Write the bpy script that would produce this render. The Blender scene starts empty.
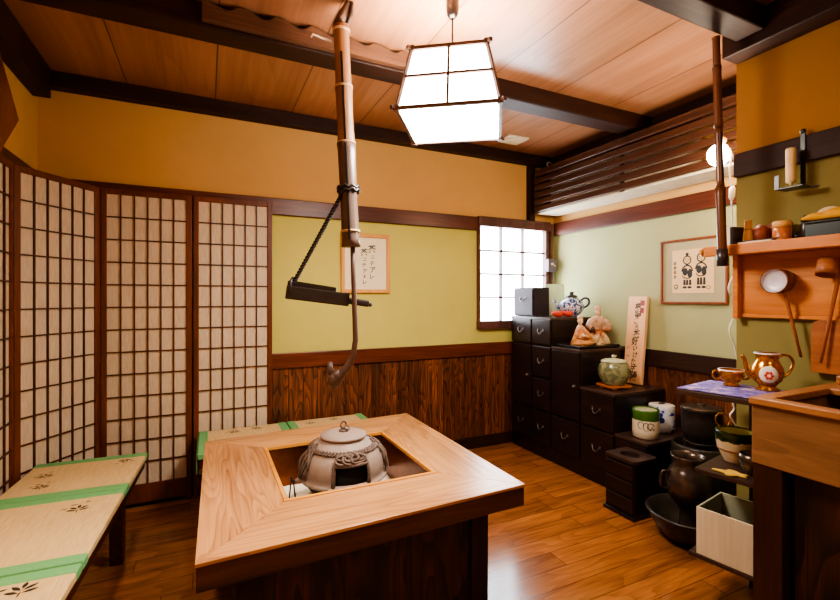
import bpy, bmesh, math, random
from mathutils import Vector, Matrix, Euler
random.seed(7)
SC = bpy.context.scene
COL = SC.collection
PI = math.pi
R = math.radians

# ------------------------------------------------------------------ helpers
def srgb(r, g, b):
    f = lambda c: (c/255/12.92) if c/255 <= 0.04045 else ((c/255+0.055)/1.055)**2.4
    return (f(r), f(g), f(b), 1.0)

CAMH, F = 1.3, 446.0
YAW = math.atan2(213.0, 446.0)
VX, VY = math.sin(YAW), math.cos(YAW)
def ray(u):
    t = (u-420)/F
    return (VX+t*VY, VY-t*VX)
def P(u, v, s):                      # world point seen at (u,v) at depth s
    d = ray(u)
    return Vector((d[0]*s, d[1]*s, CAMH+(298-v)/F*s))
def PX(u, v, x):
    d = ray(u); return P(u, v, x/d[0])
def PY(u, v, y):
    d = ray(u); return P(u, v, y/d[1])

class MB:
    def __init__(self):
        self.bm = bmesh.new(); self.mi = 0
    def _merge(self, tb, M=None, smooth=False):
        if M is not None: bmesh.ops.transform(tb, matrix=M, verts=tb.verts)
        for f in tb.faces:
            f.material_index = self.mi; f.smooth = smooth
        me = bpy.data.meshes.new('tmp'); tb.to_mesh(me); tb.free()
        self.bm.from_mesh(me); bpy.data.meshes.remove(me)
        return self
    def box(self, c, s, rot=None, bev=0.0, seg=2):
        tb = bmesh.new(); bmesh.ops.create_cube(tb, size=1)
        bmesh.ops.scale(tb, vec=s, verts=tb.verts)
        if bev > 0:
            bmesh.ops.bevel(tb, geom=tb.edges[:], offset=bev, segments=seg, affect='EDGES', profile=0.5)
        M = Matrix.Translation(c)
        if rot is not None: M = M @ Euler(rot).to_matrix().to_4x4()
        return self._merge(tb, M)
    def mm(self, x0, x1, y0, y1, z0, z1, bev=0.0, seg=2):
        return self.box(((x0+x1)/2, (y0+y1)/2, (z0+z1)/2), (abs(x1-x0), abs(y1-y0), abs(z1-z0)), None, bev, seg)
    def bar(self, a, b, w, h, up=(0, 0, 1), bev=0.0):
        a, b = Vector(a), Vector(b); d = (b-a); L = d.length; d.normalize()
        up = Vector(up); s = d.cross(up)
        if s.length < 1e-4: s = d.cross(Vector((1, 0, 0)))
        s.normalize(); u = s.cross(d)
        tb = bmesh.new(); bmesh.ops.create_cube(tb, size=1)
        bmesh.ops.scale(tb, vec=(L, w, h), verts=tb.verts)
        if bev > 0: bmesh.ops.bevel(tb, geom=tb.edges[:], offset=bev, segments=2, affect='EDGES', profile=0.5)
        m = Matrix((d, s, u)).transposed().to_4x4(); m.translation = (a+b)/2
        return self._merge(tb, m)
    def tube(self, pts, r, n=10, closed=False, cap=True, smooth=True):
        pts = [Vector(p) for p in pts]; N = len(pts)
        rr = r if isinstance(r, (list, tuple)) else [r]*N
        tb = bmesh.new(); rings = []
        prev = None
        for i, p in enumerate(pts):
            if closed: d = pts[(i+1) % N]-pts[i-1]
            else: d = pts[min(i+1, N-1)]-pts[max(i-1, 0)]
            d.normalize()
            if prev is None:
                a = Vector((0, 0, 1)) if abs(d.z) < 0.9 else Vector((1, 0, 0))
                s = d.cross(a).normalized()
            else:
                s = prev-d*prev.dot(d)
                s = s.normalized() if s.length > 1e-6 else d.orthogonal().normalized()
            prev = s; t = d.cross(s)
            rings.append([tb.verts.new(p+(s*math.cos(2*PI*k/n)+t*math.sin(2*PI*k/n))*rr[i]) for k in range(n)])
        for i in range(N if closed else N-1):
            A, B = rings[i], rings[(i+1) % N]
            for k in range(n):
                try: tb.faces.new((A[k], A[(k+1) % n], B[(k+1) % n], B[k]))
                except ValueError: pass
        if cap and not closed:
            tb.faces.new(rings[0][::-1]); tb.faces.new(rings[-1])
        bmesh.ops.recalc_face_normals(tb, faces=tb.faces)
        return self._merge(tb, None, smooth)
    def lathe(self, prof, c=(0, 0, 0), n=40, M=None, skip=None, sx=1, sy=1, smooth=True):
        tb = bmesh.new(); rings = []
        for (r, z) in prof:
            if r < 1e-5: rings.append([tb.verts.new((0, 0, z))])
            else: rings.append([tb.verts.new((r*math.cos(2*PI*k/n)*sx, r*math.sin(2*PI*k/n)*sy, z)) for k in range(n)])
        for i in range(len(prof)-1):
            A, B = rings[i], rings[i+1]
            if len(A) == 1 and len(B) == 1: continue
            for k in range(n):
                k2 = (k+1) % n
                if skip and skip(2*PI*(k+.5)/n, (prof[i][1]+prof[i+1][1])/2): continue
                if len(A) == 1: tb.faces.new((A[0], B[k2], B[k]))
                elif len(B) == 1: tb.faces.new((A[k], A[k2], B[0]))
                else: tb.faces.new((A[k], A[k2], B[k2], B[k]))
        bmesh.ops.recalc_face_normals(tb, faces=tb.faces)
        T = Matrix.Translation(c)
        if M is not None: T = T @ M
        return self._merge(tb, T, smooth)
    def ell(self, c, rad, rot=None, n=20):
        tb = bmesh.new(); bmesh.ops.create_uvsphere(tb, u_segments=n, v_segments=max(8, n//2), radius=1)
        bmesh.ops.scale(tb, vec=rad, verts=tb.verts)
        M = Matrix.Translation(c)
        if rot is not None: M = M @ Euler(rot).to_matrix().to_4x4()
        return self._merge(tb, M, True)
    def torus(self, c, Rr, r, M=None, n=28, k=8):
        pts = [Vector((Rr*math.cos(2*PI*i/n), Rr*math.sin(2*PI*i/n), 0)) for i in range(n)]
        if M is not None: pts = [M @ p for p in pts]
        return self.tube([p+Vector(c) for p in pts], r, k, closed=True)
    def poly(self, pts, thick=None, nrm=None):
        """flat polygon; with thick it is extruded along nrm"""
        pts = [Vector(p) for p in pts]
        tb = bmesh.new(); A = [tb.verts.new(p) for p in pts]
        if thick is None: tb.faces.new(A)
        else:
            nv = Vector(nrm)*thick
            B = [tb.verts.new(p+nv) for p in pts]
            tb.faces.new(A[::-1]); tb.faces.new(B)
            n = len(A)
            for i in range(n): tb.faces.new((A[i], A[(i+1) % n], B[(i+1) % n], B[i]))
            bmesh.ops.recalc_face_normals(tb, faces=tb.faces)
        return self._merge(tb)
    def mesh(self, me, M):
        tb = bmesh.new(); tb.from_mesh(me); return self._merge(tb, M)

def obj(name, mb, mat, parent=None, loc=None, rz=0.0):
    me = bpy.data.meshes.new(name); mb.bm.to_mesh(me); mb.bm.free()
    for m in (mat if isinstance(mat, (list, tuple)) else [mat]): me.materials.append(m)
    o = bpy.data.objects.new(name, me); COL.objects.link(o)
    if parent is not None: o.parent = parent
    if loc is not None: o.location = loc
    if rz: o.rotation_euler = (0, 0, rz)
    return o
def thing(name, label, cat, loc=(0, 0, 0), rz=0.0, group=None):
    o = bpy.data.objects.new(name, None); COL.objects.link(o)
    o.empty_display_size = 0.1
    o.location = loc; o.rotation_euler = (0, 0, rz)
    o['label'] = label; o['category'] = cat
    if group: o['group'] = group
    return o
def tag(o, label, cat, group=None):
    o['label'] = label; o['category'] = cat
    if group: o['group'] = group
    return o
def struct(name, mb, mat, parent=None):
    o = obj(name, mb, mat, parent)
    if parent is None: o['kind'] = 'structure'
    return o
def copy_tree(o, parent=None):
    c = o.copy(); COL.objects.link(c)
    if parent is not None: c.parent = parent
    for ch in list(o.children): copy_tree(ch, c)
    return c

# ------------------------------------------------------------------ materials
class NT:
    def __init__(self, name):
        self.m = bpy.data.materials.new(name); self.m.use_nodes = True
        self.t = self.m.node_tree; self.b = self.t.nodes['Principled BSDF']
    def n(self, typ, **kw):
        nd = self.t.nodes.new(typ)
        for k, v in kw.items(): setattr(nd, k, v)
        return nd
    def l(self, a, b): self.t.links.new(a, b)
    def math(self, op, a, b=None, c=None):
        nd = self.n('ShaderNodeMath', operation=op)
        for i, x in enumerate((a, b, c)):
            if x is None: continue
            if isinstance(x, (int, float)): nd.inputs[i].default_value = x
            else: self.l(x, nd.inputs[i])
        return nd.outputs[0]
    def mix(self, f, a, b, blend='MIX'):
        nd = self.n('ShaderNodeMix', data_type='RGBA', blend_type=blend)
        for i, x in ((0, f), (6, a), (7, b)):
            if isinstance(x, (int, float, tuple)): nd.inputs[i].default_value = x
            else: self.l(x, nd.inputs[i])
        return nd.outputs[2]
    def ramp(self, f, stops):
        nd = self.n('ShaderNodeValToRGB'); cr = nd.color_ramp
        while len(cr.elements) < len(stops): cr.elements.new(0.5)
        for e, (p, c) in zip(cr.elements, stops): e.position = p; e.color = c
        self.l(f, nd.inputs[0]); return nd.outputs[0]
    def xyz(self):
        tc = self.n('ShaderNodeTexCoord'); s = self.n('ShaderNodeSeparateXYZ')
        self.l(tc.outputs['Object'], s.inputs[0])
        return {'X': s.outputs[0], 'Y': s.outputs[1], 'Z': s.outputs[2]}, tc.outputs['Object']
    def vec(self, x, y, z):
        nd = self.n('ShaderNodeCombineXYZ')
        for i, v in enumerate((x, y, z)):
            if isinstance(v, (int, float)): nd.inputs[i].default_value = v
            else: self.l(v, nd.inputs[i])
        return nd.outputs[0]
    def noise(self, v, scale=1.0, detail=4.0, rough=.55, dist=0.0):
        nd = self.n('ShaderNodeTexNoise'); self.l(v, nd.inputs['Vector'])
        nd.inputs['Scale'].default_value = scale; nd.inputs['Detail'].default_value = detail
        nd.inputs['Roughness'].default_value = rough; nd.inputs['Distortion'].default_value = dist
        return nd.outputs[0]
    def bump(self, h, strength=.2, dist=.01):
        nd = self.n('ShaderNodeBump'); nd.inputs['Strength'].default_value = strength
        nd.inputs['Distance'].default_value = dist
        self.l(h, nd.inputs['Height']); self.l(nd.outputs[0], self.b.inputs['Normal'])
    def fin(self, col, rough=.5, metal=0.0, spec=.5):
        b = self.b
        if isinstance(col, tuple): b.inputs['Base Color'].default_value = col
        else: self.l(col, b.inputs['Base Color'])
        if isinstance(rough, (int, float)): b.inputs['Roughness'].default_value = rough
        else: self.l(rough, b.inputs['Roughness'])
        b.inputs['Metallic'].default_value = metal
        b.inputs['Specular IOR Level'].default_value = spec
        return self.m

def mat_plain(name, col, rough=.5, metal=0, spec=.5, var=.12, scale=14.0):
    t = NT(name); c, o = t.xyz()
    f = t.noise(o, scale, 4)
    k = tuple(x*(1-var) for x in col[:3])+(1,); k2 = tuple(min(1, x*(1+var)) for x in col[:3])+(1,)
    return t.fin(t.ramp(f, [(.3, k), (.7, k2)]), rough, metal, spec)

def mat_emit(name, col, strength):
    t = NT(name); t.fin(col, .6)
    t.b.inputs['Emission Color'].default_value = col
    t.b.inputs['Emission Strength'].default_value = strength
    return t.m

def grain(t, ac, al, seed, dark, mid, light, fine=60.0, stretch=.05, rings=0.0, ringscale=9.0, ringal=.16):
    v1 = t.vec(t.math('MULTIPLY', ac, fine), t.math('MULTIPLY', al, fine*stretch), seed)
    f1 = t.noise(v1, 1.0, 5, .6, .6)
    v2 = t.vec(t.math('MULTIPLY', ac, fine*.16), t.math('MULTIPLY', al, fine*stretch*.4), seed)
    f2 = t.noise(v2, 1.0, 3, .5, .3)
    f = t.math('ADD', t.math('MULTIPLY', f1, .5), t.math('MULTIPLY', f2, .5))
    if rings > 0:
        v3 = t.vec(t.math('MULTIPLY', ac, 1.0), t.math('MULTIPLY', al, ringal), seed)
        big = t.noise(v3, ringscale*.55, 2, .45, .2)
        s = t.math('FRACT', t.math('MULTIPLY', big, ringscale*1.2))
        s = t.math('POWER', s, 2.2)
        f = t.math('SUBTRACT', f, t.math('MULTIPLY', s, rings))
    return t.ramp(f, [(.25, dark), (.5, mid), (.72, light)]), f

def mat_wood(name, dark, mid, light, along='X', across='Y', third='Z', rough=.45, fine=60, stretch=.05, rings=0.0, ringscale=9, spec=.4, bump=.08):
    t = NT(name); c, o = t.xyz()
    a2 = t.math('ADD', c[across], t.math('MULTIPLY', c[third], .93))
    oi = t.n('ShaderNodeObjectInfo')
    col, f = grain(t, a2, c[along], t.math('MULTIPLY', oi.outputs['Random'], 23.0), dark, mid, light, fine, stretch, rings, ringscale, .075)
    t.bump(f, bump, .004)
    return t.fin(col, rough, 0, spec)

def mat_planks(name, dark, mid, light, along, across, width, length=50.0, off=0.0, gap=.003, rough=.4, fine=60, stretch=.05,
               rings=0.0, ringscale=9, var=.35, spec=.45, seamcol=(.01, .005, .003, 1), bump=.1, third=None):
    t = NT(name); c, o = t.xyz()
    ac = c[across]
    a = t.math('DIVIDE', t.math('ADD', ac, off), width)
    i1 = t.math('FLOOR', a); f1 = t.math('FRACT', a)
    wn = t.n('ShaderNodeTexWhiteNoise', noise_dimensions='1D'); t.l(i1, wn.inputs['W'])
    al = t.math('ADD', t.math('DIVIDE', c[along], length), t.math('MULTIPLY', wn.outputs[0], 7.3))
    i2 = t.math('FLOOR', al); f2 = t.math('FRACT', al)
    wn2 = t.n('ShaderNodeTexWhiteNoise', noise_dimensions='2D'); t.l(t.vec(i1, i2, 0), wn2.inputs['Vector'])
    rnd = wn2.outputs[0]
    col, f = grain(t, ac, c[along], t.math('MULTIPLY', rnd, 41.0), dark, mid, light, fine, stretch, rings, ringscale)
    k = t.math('ADD', 1-var*.5, t.math('MULTIPLY', rnd, var))
    col = t.mix(1.0, col, t.vec(k, k, k), 'MULTIPLY')
    e1 = t.math('MULTIPLY', t.math('MINIMUM', f1, t.math('SUBTRACT', 1.0, f1)), width)
    e2 = t.math('MULTIPLY', t.math('MINIMUM', f2, t.math('SUBTRACT', 1.0, f2)), length)
    e = t.math('MINIMUM', e1, e2)
    seam = t.math('LESS_THAN', e, gap)
    col = t.mix(t.math('MULTIPLY', seam, .8), col, seamcol)
    h = t.math('SUBTRACT', t.math('MULTIPLY', f, .3), seam)
    t.bump(h, bump, .004)
    return t.fin(col, rough, 0, spec)

def mat_plaster(name, col, rough=.85, var=.06):
    t = NT(name); c, o = t.xyz()
    f = t.noise(o, 2.2, 6, .6); g = t.noise(o, 160, 3, .6)
    k = tuple(x*(1-var) for x in col[:3])+(1,); k2 = tuple(min(1, x*(1+var)) for x in col[:3])+(1,)
    t.bump(g, .12, .003)
    return t.fin(t.ramp(f, [(.3, k), (.7, k2)]), rough, 0, .2)

S = srgb
M = {}
M['ochre'] = mat_plaster('ochre_plaster', S(216, 170, 106))
M['yellowgreen'] = mat_plaster('yellow_green_plaster', S(204, 196, 106))
M['sage'] = mat_plaster('sage_plaster', S(168, 166, 120))
M['sage_shaded'] = mat_plaster('shaded_sage_plaster', S(128, 118, 70))  # far wall's green plaster, with this wall's dimmer light in the colour
M['ochre_shaded'] = mat_plaster('shaded_ochre_plaster', S(164, 120, 62))  # ochre plaster, darkened to carry the weak light on the near wall
M['ceiling'] = mat_planks('ceiling_boards', S(138, 90, 62), S(164, 114, 82), S(182, 134, 102), 'Y', 'X', .49, 60, .44+.49*10, .004, .32, 38, .035, .12, 5, .16, .5, S(60, 28, 14), .05)
M['floor'] = mat_planks('floor_boards', S(102, 58, 26), S(144, 86, 42), S(172, 110, 58), 'X', 'Y', .118, 1.05, 0, .0016, .16, 70, .06, .12, 9, .3, .5, S(50, 22, 8), .06)
M['wains_x'] = mat_planks('charred_cedar_back', S(40, 18, 10), S(112, 64, 38), S(178, 96, 48), 'Z', 'X', .105, 60, 0, .002, .42, 130, .022, .22, 14, .7, .45, S(12, 6, 5), .2)
M['wains_y'] = mat_planks('charred_cedar_side', S(40, 18, 10), S(106, 60, 36), S(164, 88, 44), 'Z', 'Y', .105, 60, 0, .002, .42, 130, .022, .22, 14, .7, .45, S(12, 6, 5), .2)
M['beam_x'] = mat_wood('dark_beam_x', S(26, 12, 8), S(46, 23, 14), S(66, 36, 22), 'X', 'Y', 'Z', .55, spec=.25)
M['beam_y'] = mat_wood('dark_beam_y', S(26, 12, 8), S(46, 23, 14), S(66, 36, 22), 'Y', 'X', 'Z', .55, spec=.25)
M['beam_z'] = mat_wood('dark_beam_z', S(26, 12, 8), S(46, 23, 14), S(66, 36, 22), 'Z', 'X', 'Y', .55, spec=.25)
M['rail_x'] = mat_wood('red_brown_rail_x', S(52, 24, 16), S(92, 44, 27), S(124, 64, 38), 'X', 'Y', 'Z', .35)
M['plank_x'] = mat_wood('old_plank', S(44, 26, 18), S(92, 60, 42), S(120, 84, 60), 'X', 'Y', 'Z', .5)
M['rail_y'] = mat_wood('red_brown_rail_y', S(52, 24, 16), S(84, 40, 27), S(110, 58, 38), 'Y', 'X', 'Z', .35)
M['screenwood'] = mat_wood('screen_wood', S(70, 32, 16), S(104, 52, 27), S(128, 68, 36), 'Z', 'X', 'Y', .42)
M['lattice'] = mat_plain('lattice_wood', S(74, 38, 22), .5)
def mk_paper():
    t = NT('shoji_paper'); c, o = t.xyz()
    v = t.vec(t.math('MULTIPLY', c['X'], 120), t.math('MULTIPLY', c['Y'], 120), t.math('MULTIPLY', c['Z'], 14))
    f = t.noise(v, 1, 4, .6, .5)
    return t.fin(t.ramp(f, [(.3, S(206, 182, 154)), (.7, S(226, 204, 176))]), .8, 0, .2)
M['paper'] = mk_paper()
M['top_x'] = mat_wood('tabletop_x', S(146, 94, 54), S(194, 140, 88), S(216, 166, 112), 'X', 'Y', 'Z', .3, 75, .035, .16, 14, .5)
M['top_y'] = mat_wood('tabletop_y', S(140, 88, 50), S(188, 134, 84), S(212, 160, 108), 'Y', 'X', 'Z', .3, 75, .035, .19, 15, .5)
M['edge'] = mat_wood('table_edge_shaded', S(52, 30, 17), S(86, 50, 27), S(110, 66, 36), 'X', 'Y', 'Z', .45, 55, .05, .25, 8)  # side of the tabletop, its shadow painted into the dark tone
M['innertrim'] = mat_wood('hearth_trim', S(176, 112, 42), S(206, 140, 58), S(222, 160, 76), 'X', 'Y', 'Z', .4)
M['base_z'] = mat_planks('table_base_boards', S(22, 11, 7), S(56, 28, 16), S(92, 46, 24), 'Z', 'X', .12, 60, 0, .002, .45, 70, .05, .35, 9, .4, .4, S(8, 4, 3), .15)
M['base_zy'] = mat_planks('table_side_boards', S(22, 11, 7), S(56, 28, 16), S(92, 46, 24), 'Z', 'Y', .12, 60, 0, .002, .45, 70, .05, .35, 9, .4, .4, S(8, 4, 3), .15)
M['copper'] = mat_plain('copper_liner', S(112, 62, 34), .28, .75, .5, .35, 9)
M['ash'] = mat_plain('hearth_ash', S(244, 234, 214), .95, 0, .1, .1, 90)
M['iron'] = mat_plain('warm_grey_iron', S(150, 130, 118), .5, .0, .35, .10, 40)
M['irondark'] = mat_plain('black_iron', S(54, 45, 40), .5, .4, .4, .2, 40)
M['rope'] = mat_plain('cast_rope', S(104, 86, 76), .6, .0, .3, .2, 90)
M['matt_black'] = mat_plain('matt_black', S(22, 15, 12), .8)  # plain near-black for the kettle inside, bamboo slots and sink floor
def mk_tatami(nm='tatami', along='Y', across='X'):
    t = NT(nm); c, o = t.xyz()
    v = t.vec(t.math('MULTIPLY', c[across], 260), t.math('MULTIPLY', c[along], 12), t.math('MULTIPLY', c['Z'], 30))
    f = t.noise(v, 1, 3, .6, .2)
    g = t.noise(o, 5, 2)
    col = t.ramp(f, [(.28, S(196, 162, 110)), (.72, S(230, 200, 150))])
    col = t.mix(.12, col, t.ramp(g, [(.3, S(190, 150, 90)), (.7, S(226, 196, 138))]))
    t.bump(f, .12, .002)
    return t.fin(col, .6, 0, .3)
M['tatami'] = mk_tatami()
M['green'] = mat_plain('green_binding', S(112, 172, 112), .7, 0, .25, .1, 120)
M['ink'] = mat_plain('black_ink', S(40, 34, 30), .7)
M['bench'] = mat_wood('bench_wood', S(34, 13, 8), S(66, 28, 16), S(90, 42, 24), 'Y', 'X', 'Z', .4)
M['bambooz'] = mat_wood('smoked_bamboo', S(104, 70, 46), S(152, 112, 78), S(184, 144, 106), 'Z', 'X', 'Y', .25, 90, .03, 0, 9, .5)
M['bamboolow'] = mat_wood('dark_smoked_bamboo', S(66, 50, 44), S(104, 84, 74), S(138, 114, 102), 'Z', 'X', 'Y', .25, 90, .03, 0, 9, .5)
M['bamboonode'] = mat_plain('bamboo_node', S(196, 158, 118), .4)
M['bambooright'] = mat_wood('brown_bamboo', S(66, 34, 20), S(104, 62, 38), S(134, 86, 54), 'Z', 'X', 'Y', .25, 90, .03, 0, 9, .5)
M['hookwood'] = mat_wood('old_hook_wood', S(50, 36, 31), S(84, 62, 52), S(112, 86, 74), 'Z', 'X', 'Y', .4, 80, .05)
M['leverwood'] = mat_plain('lever_wood', S(46, 38, 36), .32, 0, .5, .25, 30)
M['black'] = mat_plain('black_lacquer', S(24, 17, 16), .3, 0, .5, .2, 20)
M['chest'] = mat_wood('black_brown_chest', S(16, 10, 10), S(30, 19, 17), S(42, 27, 23), 'X', 'Y', 'Z', .32, 50, .08, 0, 9, .45, .03)
M['chest_lit'] = mat_plain('chest_wood_lit', S(58, 40, 34), .35)  # lighter than the case: light falling on the tops is in the colour
M['drawer'] = mat_wood('drawer_front', S(18, 10, 10), S(34, 20, 18), S(46, 28, 24), 'Y', 'Z', 'X', .35, 50, .08, 0, 9, .4, .03)
M['drawerblue'] = mat_plain('drawer_box_dark', S(46, 36, 44), .55, 0, .25)
M['pewter'] = mat_plain('pewter_metal', S(104, 94, 88), .45, .7)
M['ash_green'] = mat_plain('green_paper_card', S(196, 216, 172), .7)
M['sinkwood'] = mat_wood('sink_wood', S(94, 62, 36), S(132, 92, 58), S(158, 114, 74), 'Y', 'Z', 'X', .5, 40, .1, .1, 6)
M['sinkrim'] = mat_wood('sink_rim_wood', S(108, 66, 34), S(150, 98, 56), S(178, 122, 74), 'Y', 'X', 'Z', .4, 50, .06)
M['sinkpost'] = mat_wood('sink_post', S(24, 11, 7), S(50, 24, 14), S(72, 36, 20), 'Z', 'Y', 'X', .4)
M['shelfwood'] = mat_wood('orange_shelf_wood', S(166, 92, 36), S(204, 126, 58), S(224, 150, 80), 'Y', 'Z', 'X', .4, 40, .06, .12, 6)
M['board'] = mat_wood('cutting_board_wood', S(120, 66, 30), S(158, 92, 46), S(180, 112, 62), 'Y', 'Z', 'X', .45)
M['lampglow'] = mat_emit('lantern_paper', (1, .92, .82, 1), 10.5)
M['lampglowb'] = mat_emit('lantern_diffuser', (1, .92, .82, 1), 36)
M['winglow'] = mat_emit('window_light', (.86, .93, 1.0, 1), 12)
M['bulbglow'] = mat_emit('bulb_glow', (1, .86, .66, 1), 110)
M['lampframe'] = mat_plain('lantern_frame_wood', S(110, 80, 66), .5)
M['windowwood'] = mat_wood('window_wood', S(56, 32, 30), S(92, 58, 52), S(116, 78, 70), 'Z', 'X', 'Y', .4)
M['white'] = mat_plain('white_plastic', S(226, 220, 208), .4, 0, .5, .03)
M['offwhite'] = mat_plain('cream_panel', S(222, 204, 176), .6)
M['slat'] = mat_wood('slat_wood', S(40, 22, 16), S(70, 42, 30), S(96, 62, 46), 'Y', 'X', 'Z', .35)
M['frame_light'] = mat_wood('honey_frame', S(196, 128, 60), S(222, 160, 84), S(236, 182, 108), 'Z', 'X', 'Y', .4)
M['frame_dark'] = mat_wood('red_brown_frame', S(84, 40, 24), S(124, 66, 42), S(146, 84, 56), 'Z', 'Y', 'X', .35)
M['washi'] = mat_plain('washi', S(246, 232, 200), .8, 0, .2, .03)
M['mat_grey'] = mat_plain('grey_green_mount', S(170, 158, 126), .85, 0, .2, .04)
M['printpaper'] = mat_plain('print_paper', S(226, 190, 142), .8, 0, .2, .05)
M['plaquewood'] = mat_wood('plaque_wood', S(212, 156, 108), S(232, 178, 130), S(242, 194, 150), 'Z', 'Y', 'X', .5, 50, .04)
M['seal'] = mat_plain('red_seal_ink', S(150, 70, 66), .7)
M['brownink'] = mat_plain('brown_ink', S(170, 100, 60), .7)
M['wax'] = mat_plain('candle_wax', S(236, 204, 150), .5)
M['gold'] = mat_plain('gold_lustre', S(190, 128, 44), .2, .85, .5, .2, 30)
M['porcelain'] = mat_plain('white_porcelain', S(232, 220, 210), .2, 0, .5, .04)
M['red'] = mat_plain('red_cloth', S(206, 62, 40), .6)
M['bronze'] = mat_plain('dark_bronze', S(82, 66, 56), .22, .6, .5, .25, 14)
M['basin'] = mat_plain('dark_basin', S(52, 44, 38), .35, .3, .5, .2, 14)
M['rackwood'] = mat_wood('rack_wood', S(30, 18, 14), S(56, 36, 28), S(78, 52, 40), 'Y', 'X', 'Z', .4)
M['palebox'] = mat_wood('pale_woodgrain_box', S(196, 176, 142), S(214, 196, 162), S(226, 210, 178), 'Z', 'Y', 'X', .55, 60, .04)
M['boxin'] = mat_plain('box_inside', S(150, 146, 118), .7)
M['navy'] = mat_plain('navy_cloth', S(24, 30, 52), .7)
M['leafy'] = mat_plain('yellow_leaf', S(214, 168, 66), .6)
M['amber'] = mat_plain('light_bamboo', S(214, 162, 92), .5)
M['copperwood'] = mat_plain('cherry_bark', S(176, 100, 52), .35)
M['reddishwood'] = mat_plain('reddish_wood', S(140, 66, 34), .5)
M['yellowcloth'] = mat_plain('mustard_cloth', S(212, 154, 36), .8)
M['whitecloth'] = mat_plain('undyed_cloth', S(222, 190, 150), .85)
M['teal'] = mat_plain('dark_green_lacquer', S(18, 34, 30), .3)
M['statueHat'] = mat_plain('statue_hat_glaze', S(214, 172, 130), .4)
M['blueflower'] = mat_plain('cobalt_flower', S(40, 56, 140), .25)
M['steel'] = mat_plain('pale_lining', S(206, 198, 204), .4, .2)
M['ladlehandle'] = mat_plain('ladle_handle_wood', S(150, 84, 44), .4)
M['brownlacquer'] = mat_plain('brown_ladle_wood', S(112, 62, 36), .4)
M['devgrey'] = mat_plain('purple_grey_plastic', S(92, 80, 100), .4)

def mk_two(name, axis_stops, rough=.3, noise_amt=.02, spec=.5, scale=18):
    """glaze bands by height (object Z)"""
    t = NT(name); c, o = t.xyz()
    z = t.math('ADD', c['Z'], t.math('MULTIPLY', t.math('SUBTRACT', t.noise(o, scale, 3), .5), noise_amt))
    mx = axis_stops[-1][0]
    nd = t.ramp(t.math('DIVIDE', z, mx), [(p/mx, col) for p, col in axis_stops])
    return t.fin(nd, rough, 0, spec)
def mk_blotch(name, base, spot, scale=22, thr=.52, rough=.2, axis=None):
    t = NT(name); c, o = t.xyz()
    f = t.noise(o, scale, 3, .6, 1.2)
    return t.fin(t.ramp(f, [(thr-.04, base), (thr+.04, spot)]), rough)
M['bluewhite'] = mk_blotch('blue_white_glaze', S(220, 222, 228), S(48, 62, 128), 34, .5)
M['bluecan'] = mk_blotch('blue_flower_glaze', S(222, 222, 226), S(40, 58, 140), 13, .58)
M['oribe_jar'] = mk_blotch('green_jar_glaze', S(140, 136, 100), S(104, 108, 76), 22, .5, .2)
M['jarlid'] = mat_plain('jar_lid_glaze', S(182, 180, 146), .2)
M['oribe_can'] = mk_two('green_white_can', [(0, S(226, 208, 178)), (.115, S(228, 210, 180)), (.118, S(62, 96, 36)), (.2, S(70, 104, 40))], .2, .012)
M['oribe_bowl'] = mk_two('green_white_bowl', [(0, S(206, 178, 138)), (.100, S(222, 200, 160)), (.104, S(28, 50, 24)), (.16, S(36, 58, 30))], .2, .03, .5, 40)
M['bowlin'] = mat_plain('bowl_inside_green', S(214, 204, 128), .25)
def mk_cloth():
    t = NT('purple_cloth'); c, o = t.xyz()
    f = t.noise(o, 40, 4, .7); g = t.noise(o, 16, 2)
    col = t.ramp(f, [(.35, S(84, 72, 140)), (.55, S(128, 112, 178)), (.72, S(196, 180, 206))])
    col = t.mix(t.ramp(g, [(.55, (0, 0, 0, 1)), (.62, (.7, .7, .7, 1))]), col, S(206, 176, 190))
    return t.fin(col, .8, 0, .2)
M['purple'] = mk_cloth()
def mk_statue(name, stops):
    t = NT(name); c, o = t.xyz()
    z = t.math('ADD', c['Z'], t.math('MULTIPLY', t.math('SUBTRACT', t.noise(o, 26, 3), .5), .05))
    mx = stops[-1][0]
    col = t.ramp(t.math('DIVIDE', z, mx), [(p/mx, k) for p, k in stops])
    f = t.noise(o, 48, 3, .6, .8)
    col = t.mix(t.ramp(f, [(.52, (0, 0, 0, 1)), (.66, (.75, .75, .75, 1))]), col, S(98, 58, 36))
    return t.fin(col, .35, 0, .4)
M['statueA'] = mk_statue('seated_statue_glaze', [(0, S(196, 138, 84)), (.07, S(214, 148, 88)), (.12, S(206, 132, 80)), (.165, S(228, 184, 140)), (.23, S(236, 198, 160))])
M['statueB'] = mk_statue('standing_statue_glaze', [(0, S(226, 196, 150)), (.06, S(222, 186, 140)), (.10, S(190, 112, 70)), (.15, S(178, 140, 112)), (.22, S(214, 176, 146)), (.3, S(232, 190, 146))])

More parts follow.
